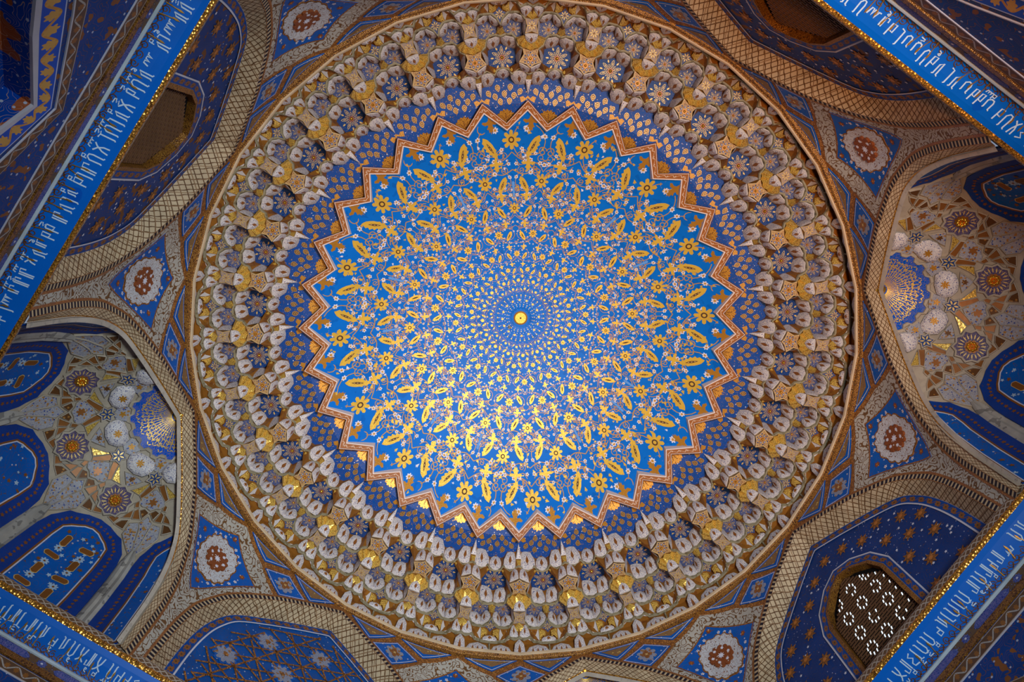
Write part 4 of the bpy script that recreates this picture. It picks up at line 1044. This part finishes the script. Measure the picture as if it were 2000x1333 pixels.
        parts.append(('white_kite', mb.mesh('white_kite', ['panel_white', 'ochre_relief'])))
    for pc in (-46.5, 0, 46.5):
        mb = MB(); s2 = vlocal(pc, 1.45); P = [(.265*math.cos(PI/2+i*PI/10)*(1 if i % 2 == 0 else .84), .265*math.sin(PI/2+i*PI/10)*(1 if i % 2 == 0 else .84)) for i in range(20)]
        shape(mb, s2, (0, 0), 0, 1.0, P, 0, .02, .03); O = inset(P, -.028)
        mb.strip([s2(x, y, .02) for x, y in P+P[:1]], [s2(x, y, .045) for x, y in P+P[:1]], 1); mb.strip([s2(x, y, .045) for x, y in P+P[:1]], [s2(x, y, .04) for x, y in O+O[:1]], 1); mb.strip([s2(x, y, .04) for x, y in O+O[:1]], [s2(x, y, -.01) for x, y in O+O[:1]], 1)
        for i in range(20): a = i*PI/10; shape(mb, s2, (.17*math.cos(a), .17*math.sin(a)), a-PI/2, (.05, .09), ALMOND, 2, .026)
        parts.append(('rosette', mb.mesh('rosette', ['rosette_blue', 'strap_white', 'petal_cream'])))
        mb = MB(); rosette(mb, s2, (0, 0), .118, 10, 1, .035, .8, 2, 0, .02)
        for i in range(8):
            a = i*PI/4; c = s2(.062*math.cos(a), .062*math.sin(a), .035); nn = (s2(0, 0, .1)-s2(0, 0, 0))
            dome_boss(mb, c, nn, .034, .04, 0, 6)
        dome_boss(mb, s2(0, 0, .035), s2(0, 0, .1)-s2(0, 0, 0), .03, .06, 0, 6)
        parts.append(('golden_flower', mb.mesh('golden_flower', ['boss_gold', 'panel_brown'], True)))
    # net panels
    for base in (-WG, 0, WG, -2*WG, 2*WG):
        for sg in (1, -1):
            if base == 2*WG and sg == 1 or base == -2*WG and sg == -1: continue
            for nm, (P, mat) in NET.items():
                if mat is None: continue
                if max(abs(base+sg*x) for x, y in P) > 90: continue
                panel({'gold_facet': 'gold_panel', 'panel_brown': 'brown_panel', 'panel_dark': 'brown_panel', 'panel_white': 'blade_panel'}[mat], [pr(base+sg*x, y) for x, y in P], mat)
        if abs(base) < 80: panel('square_panel', [pr(base+x, y) for x, y in ((0, 1.215), (4.4, 1.14), (8.6, 1.075), (4.0, 1.055), (-4.0, 1.055), (-8.6, 1.075), (-4.4, 1.14))], 'panel_white', core=(.05, 6, 'panel_dark'))
    for base in (-1.5*WG, -.5*WG, .5*WG, 1.5*WG):
        W_ = [(0, 1.06), (4.5, 1.10), (7.6, 1.24), (7.2, 1.36), (4.2, 1.41), (3.0, 1.50), (0, 1.47), (-3.0, 1.50), (-4.2, 1.41), (-7.2, 1.36), (-7.6, 1.24), (-4.5, 1.10)]
        W_ = [(0, 1.13), (4.5, 1.19), (8.6, 1.29), (9.0, 1.345), (6.0, 1.385), (3.4, 1.385), (0, 1.42), (-3.4, 1.385), (-6.0, 1.385), (-9.0, 1.345), (-8.6, 1.29), (-4.5, 1.19)]
        panel('flower_panel', [pr(base+x, y) for x, y in W_], 'panel_white', core=(.075, 6, 'cell_motif'))
        panel('blade_panel', [pr(base+x, y) for x, y in ((0, 1.51), (3.6, 1.60), (2.8, 1.68), (0.6, 1.90), (-.6, 1.90), (-2.8, 1.68), (-3.6, 1.60))], 'panel_white')
        # rib running down between the lower panels
        mb = MB(); hs = [12.62, 12.4, 12.0, 11.4, 10.8, 10.44]
        for x0, o0, x1, o1 in ((-3.2, .0, -2.2, .05), (-2.2, .05, -.6, .03), (-.6, .03, .6, .05), (.6, .05, 2.2, .03), (2.2, .03, 3.2, .0)):
            mb.strip([vpt(base+x0*(1 if h < 12.5 else .5), s_h(h), o0) for h in hs], [vpt(base+x1*(1 if h < 12.5 else .5), s_h(h), o1) for h in hs])
        parts.append(('rib', mb.mesh('rib', ['rib_grey'])))
    # lower painted panels
    for ci, pc in enumerate((-94, -WG, 0, WG, 94)):
        lo = lambda hw_, top: [(pc-hw_, 10.42), (pc-hw_, 12.3), (pc-hw_*.95, 12.55), (pc-hw_*.74, 12.79-top), (pc-hw_*.32, 12.90-top), (pc, 12.93-top), (pc+hw_*.32, 12.90-top), (pc+hw_*.74, 12.79-top), (pc+hw_*.95, 12.55), (pc+hw_, 12.3), (pc+hw_, 10.42)]
        cut = lambda P: [(max(min(x, 90), -90), s_h(h)) for x, h in P]
        if abs(pc) > 90:
            def cut(P):
                Q = [(x, s_h(h)) for x, h in P if abs(x) <= 90.01]; return Q if Q[0][1] == Q[-1][1] else Q + [(math.copysign(90, pc), Q[0][1] if Q[0][1] > Q[-1][1] else Q[-1][1])]
        sx = 2.1*D2R
        A = cut(lo(20.2, 0)); mb = MB(); fill(mb, vpt, A, .12, .010, 0, .02, sx)
        for q in range(22 if abs(pc) < 90 else 11):
            pass
        B = cut([(x, h) for x, h in lo(12.8, .14)])
        Bo = dens([(x*sx, y) for x, y in B], .1); Bi = inset(Bo, .03); Bj = inset(Bo, .05)
        fill(mb, vpt, B, .12, .014, 1, 0, sx)
        mb.strip([vpt(x/sx, y, .018) for x, y in Bo+Bo[:1]], [vpt(x/sx, y, .018) for x, y in Bi+Bi[:1]], 2); mb.strip([vpt(x/sx, y, .020) for x, y in Bi+Bi[:1]], [vpt(x/sx, y, .020) for x, y in Bj+Bj[:1]], 3)
        # blossoms wandering in the blue border
        s2 = lambda x, y, o: vpt(x/sx, y, o)
        Am = [((a[0]), a[1]) for a in dens([(x*sx, y) for x, y in cut(lo(16.0, .07))], .085)]
        for i, (x, y) in enumerate(Am):
            if y < s_h(10.45): rosette(mb, s2, (x, y), .042 if i % 2 else .03, 5, 4, .016, .5, 1)
        for i in range(46 if abs(pc) < 90 else 24):
            x = random.uniform(-11.5, 11.5)+pc; y = s_h(random.uniform(10.5, 12.7))
            if abs(x) < 89 and inside([(a_, b_) for a_, b_ in B], x, y): rosette(mb, s2, (x*sx, y), random.uniform(.025, .05), 5, 4 if i % 2 else 5, .022, .5, 1)
        parts.append(('painted_panel', mb.mesh('painted_panel', ['border_plain', 'panel_blue', 'cartouche', 'panel_edge', 'cartouche', 'flower_pale'])))
        if abs(pc) == WG:
            CT = [(-.5, -.13), (-.42, -.22), (.42, -.22), (.5, -.13), (.56, 0), (.5, .13), (.42, .22), (-.42, .22), (-.5, .13), (-.56, 0)]
            for row in range(5):
                for c in range(2):
                    y = s_h(12.45)+.1+row*.36; x = (pc+(-5.2+10.4*c))*sx; a = (PI/2 if (row+c) % 2 else 0) + .0
                    mb = MB(); shape(mb, s2, (x, y), a, (.24, .26), CT, 1, .020); shape(mb, s2, (x, y), a, (.215, .22), CT, 0, .024); parts.append(('cartouche', mb.mesh('cartouche', ['cartouche', 'petal_cream'])))
                    mb = MB(); rosette(mb, s2, (x+(.0 if c else .0), y+.18), .075, 8, 0, .020, .6, 2); rosette(mb, s2, (x, y+.18), .025, 6, 1, .024, .6, 1); parts.append(('pale_flower', mb.mesh('pale_flower', ['flower_pale', 'cartouche'])))
    return parts
def vpt_m(psi0):
    def f(x, y, off): r = max(prof_s(y)[0], .03); return vpt(psi0+x/r/D2R, y, off)
    return f
pat('border_plain', (10, 56, 134), [('scroll', 9, 30, 0.10, (70, 60, 90))], 0.5, var=0.15)
SQ = squinch_parts()
for k, lb in ((3, 'muqarnas corner niche with three golden flowers at the left of the photo'), (7, 'dim muqarnas corner niche with three golden flowers at the right of the photo'), (1, 'muqarnas corner niche mostly below the bottom edge'), (5, 'muqarnas corner niche beyond the top edge')):
    s = root('corner_niche', lb, 'niche', (k+.5)*PI/4, 'muqarnas corner niches')
    sublink(SQ, s)
# ------------------------------------------------------------------ cornice with inscription, walls, floor
CAV = [(6.035, 10.245), (6.09, 10.19), (6.17, 10.13), (6.26, 10.075), (6.33, 10.03), (6.375, 9.985)]
ccum = [0]
for a, b in zip(CAV[:-1], CAV[1:]): ccum.append(ccum[-1]+math.dist(a, b))
def cav(x, t, off):               # t: 0 at the lip .. 1 at the foot of the cavetto
    s = max(0, min(1, t))*ccum[-1]
    for i in range(len(ccum)-1):
        if s <= ccum[i+1]+1e-9:
            q = (s-ccum[i])/(ccum[i+1]-ccum[i]); d = CAV[i][0]+(CAV[i+1][0]-CAV[i][0])*q; h = CAV[i][1]+(CAV[i+1][1]-CAV[i][1])*q
            tx, tz = CAV[i+1][0]-CAV[i][0], CAV[i+1][1]-CAV[i][1]; l = math.hypot(tx, tz)
            return Vector((d+tz/l*off, x, h-tx/l*off+HO))
CW = ccum[-1]
def sweep(mb, prof, m, u_seg=24):
    for a, b in zip(prof[:-1], prof[1:]):
        mb.strip([Vector((a[0], a[0]*(2*i/u_seg-1), a[1]+HO)) for i in range(u_seg+1)], [Vector((b[0], b[0]*(2*i/u_seg-1), b[1]+HO)) for i in range(u_seg+1)], m)
# pen strokes of the letters, x to the reading side, y 0 (foot) .. 1 (head)
GL = [[[(0, 1), (.05, .95), (.02, .05), (-.14, .0)]],
      [[(0, 1), (.03, .92), (.0, .25), (.10, .05), (.22, .08), (.26, .3), (.26, .95), (.32, 1)]],
      [[(0, .95), (.06, .9), (.04, .3), (.16, .1), (.20, .9), (.27, .95)]],
      [[(0, 1), (.04, .6), (.16, .22), (.26, .05)], [(.22, .98), (.2, .6), (.1, .3), (-.06, .1)]],
      [[(0, .9), (.0, .1), (.18, .06), (.18, .55), (.02, .5)]],
      [[(0, .55), (.06, .1), (.16, .1), (.18, .5), (.24, .1), (.34, .1), (.36, .55), (.42, .1), (.52, .1)]],
      [[(0, 1), (0, .1)], [(.10, 1), (.10, .1), (.26, .06), (.28, .4)]],
      [[(.0, .9), (.22, .75), (.04, .5), (.26, .3), (.24, .08), (-.04, .02)]],
      [[(.10, .62), (.0, .5), (.06, .34), (.16, .42), (.14, .6), (.10, .62)], [(.15, .4), (.12, .1), (-.04, -.06)]]]
for k in (0, 2, 4, 6):
    rot = (k+.5)*PI/4
    lab = {0: 'blue inscribed cornice with gilded lip at the lower right', 2: 'blue inscribed cornice with bright gilded lip at the lower left', 4: 'blue inscribed cornice crossing the upper left corner', 6: 'blue inscribed cornice with glowing orange lip crossing the upper right corner'}[k]
    c = root('cornice', lab, 'cornice', rot, 'inscribed cornices of the four walls')
    mb = MB(); sweep(mb, [(6.5, 10.62), (6.06, 10.52), (6.045, 10.47), (6.02, 10.345)], 0); sweep(mb, [(6.45, 10.7), (6.06, 10.52)], 1); mb.build('chain_fascia', ['chain_band', 'plaster'], c)
    mb = MB(); sweep(mb, [(6.02, 10.345), (5.995, 10.32), (5.99, 10.295), (6.0, 10.27), (6.02, 10.255), (6.035, 10.245)], 0, 40); mb.build('gilded_lip', ['lip_gold'], c, True)
    mb = MB(); sweep(mb, CAV, 0); mb.build('blue_cavetto', ['cornice_blue'], c, True)
    mb = MB(); sweep(mb, [(6.375, 9.985), (6.35, 9.975), (6.345, 9.95), (6.355, 9.93), (6.38, 9.925)], 0); mb.build('white_fillet', ['line_white'], c)
    # the inscription
    rnd = random.Random(40+k); x = -5.75; s2 = lambda x_, y_, o: cav(x_, y_/CW, o); wn = 0
    while x < 5.7:
        word = MB(); stems = MB(); n = rnd.randint(3, 6); x_start = x
        for q in range(n):
            g = GL[rnd.choice((0, 0, 1, 1, 2, 2, 3, 4, 5, 6, 6, 7))]; hgt = .19 if rnd.random() < .8 else .13; wd = .27*rnd.uniform(.8, 1.1); y0 = .29
            mx = max(p[0] for st in g for p in st)
            for st in g: ribbon(word, s2, [(x+p[0]*wd*1.1, y0-p[1]*hgt) for p in st], .018, 0, .010)
            if rnd.random() < .55:
                g2 = GL[rnd.choice((4, 5, 7, 8))]
                for st in g2: ribbon(word, s2, [(x+p[0]*wd*.8, .345-p[1]*.075) for p in st], .014, 0, .010)
            x += mx*wd*1.1+.055
        for q in range(rnd.randint(2, 4)):
            xs = x_start+(x-x_start)*(q+rnd.uniform(.2, .8))/4; ln = rnd.uniform(.15, .22); tp = rnd.uniform(.20, .25); sl = rnd.uniform(-.05, .05)
            P = [(xs+sl, tp+ln), (xs+sl*.4, tp+ln*.4), (xs, tp)]; ribbon(stems, s2, P, .011, 0, .014)
            shape(stems, s2, (xs, tp+.0), 0, (.055, .08), [(0, -.6), (.22, -.1), (.13, .5), (-.13, .5), (-.22, -.1)], 0, .016)
        if word.f: word.build('white_lettering', ['letter_white'], c)
        if stems.f: stems.build('gilded_stem', ['stem_gold'], c)
        x += .05
    mb = MB(); x = -5.7
    while x < 5.7:
        ribbon(mb, s2, spiral(x, .36, .05, rnd.uniform(0, 6), rnd.choice((-1.3, 1.3))), .011, 0, .008); ribbon(mb, s2, catmull([(x, .41), (x+.08, .37), (x+.16, .42), (x+.24, .38)], 4), .010, 0, .008); x += .12
    tag(mb.build('cornice_scrolls', ['cornice_scroll'], c), 'thin brown scrolls below the lettering', kind='stuff')
    # wall face under the cornice
    DWL = 6.38; wp = lambda x_, h, off: Vector((DWL-off, x_, h+HO))
    NI = [(0, 9.33), (1.15, 8.72), (2.1, 8.05), (2.75, 7.2), (3.05, 6.2), (3.1, -1.6)]
    if k == 6: NI = [(x_, h+.42 if h > 5 else h) for x_, h in NI]
    def niche(dd): return [(x_-dd*.62 if x_ else 0, h-dd*.86 if h > 7 else h) for x_, h in NI] if dd else NI
    def full(dd): P = niche(dd); return [(-x_, h) for x_, h in P[::-1][:-1]]+P
    name = {0: 'wall_lower_south_east', 2: 'wall_lower_south_west', 4: 'wall_lower_north_west', 6: 'wall_lower_north_east'}[k]
    A = full(.78); mb = MB(); n = len(A)
    mb.strip([wp(-DWL+2*DWL*i/(n-1), 9.93, 0) for i in range(n)], [wp(x_, h, 0) for x_, h in A], 0)
    mb.add([wp(-DWL, 9.93, 0), wp(-DWL, -1.6, 0), wp(A[0][0], -1.6, 0), wp(A[0][0], 6.2, 0)], [(0, 1, 2, 3)], 0); mb.add([wp(DWL, 9.93, 0), wp(DWL, -1.6, 0), wp(A[-1][0], -1.6, 0), wp(A[-1][0], 6.2, 0)], [(0, 1, 2, 3)], 0)
    mb.strip([wp(x_, h, 0) for x_, h in A], [wp(x_, h, -.30) for x_, h in A], 1)
    mb.add([wp(x_, h, -.30) for x_, h in A], [list(range(n))], 1)
    wl = tag(mb.build(name, ['wall_blue', 'wall_niche']), {0: 'blue painted wall below the lower right cornice', 2: 'blue painted wall below the lower left cornice', 4: 'blue painted wall with orange-bordered niche in the top left corner', 6: 'dark painted wall in the top right corner'}[k], kind='structure'); wl.rotation_euler = (0, 0, PHI+rot)
    def hband(nm, h0, h1, off, mat, du=0.0):
        m2 = MB(); nn = 40
        m2.strip([wp(-6.2+12.4*i/nn, h0, off) for i in range(nn+1)], [wp(-6.2+12.4*i/nn, h1, off) for i in range(nn+1)], 0)
        for hh in (h0, h1): m2.strip([wp(-6.2+12.4*i/nn, hh, off) for i in range(nn+1)], [wp(-6.2+12.4*i/nn, hh, 0) for i in range(nn+1)], 0)
        return m2.build(nm, [mat], wl)
    hband('tile_band', 9.925, 9.765, .006, 'band_tile'); hband('gold_moulding', 9.765, 9.665, .03, 'rim_gold'); hband('vine_border', 9.645, 9.46, .008, 'band_vine_brown'); hband('thin_line', 9.455, 9.44, .012, 'panel_edge')
    x = -5.4
    CTB = [(-.5, -.3), (-.42, -.5), (.42, -.5), (.5, -.3), (.56, 0), (.5, .3), (.42, .5), (-.42, .5), (-.5, .3), (-.56, 0)]
    while x < 5.6:
        m2 = MB(); s3 = lambda x_, y_, o: wp(x_, y_, o); shape(m2, s3, (x, 9.845), 0, (.62, .135), CTB, 0, .012, .006)
        xx = x-.26
        while xx < x+.24:
            g = GL[rnd.randrange(len(GL))]
            for st in g: ribbon(m2, s3, [(xx+p[0]*.12, 9.80+p[1]*.085) for p in st], .010, 1, .017)
            xx += .055
        m2.build('inscribed_cartouche', ['cartouche_blue', 'lilac'], wl); 
        m2 = MB(); rosette(m2, s3, (x+.52, 9.845), .07, 8, 0, .012, .75, 2); rosette(m2, s3, (x+.52, 9.845), .022, 6, 1, .016, .6, 1); m2.build('roundel', ['cartouche_blue', 'blossom_white'], wl)
        x += 1.04
    for nm, d0_, d1_, off, mat in (('niche_vine_border', .06 if k != 6 else .36, .24 if k != 6 else .37, .010, 'band_vine_brown'), ('niche_line', .24, .26, .016, 'panel_edge'), ('niche_border', .36, .70, .018, 'border_blue_gold'), ('niche_edge', .70, .78, .035, 'panel_edge')):
        m2 = MB(); A = seg(full(d0_), 5); B = seg(full(d1_), 5); m2.strip([wp(x_, h, off) for x_, h in A], [wp(x_, h, off) for x_, h in B]); m2.strip([wp(x_, h, off) for x_, h in B], [wp(x_, h, 0) for x_, h in B]); m2.build(nm, [mat], wl)
fl = MB(); fl.add([(-9.5, -9.5, 0), (9.5, -9.5, 0), (9.5, 9.5, 0), (-9.5, 9.5, 0)], [(0, 1, 2, 3)])
f = tag(fl.build('floor', ['floor_stone']), 'pale stone floor', kind='structure'); f.rotation_euler = (0, 0, PHI+PI/8)
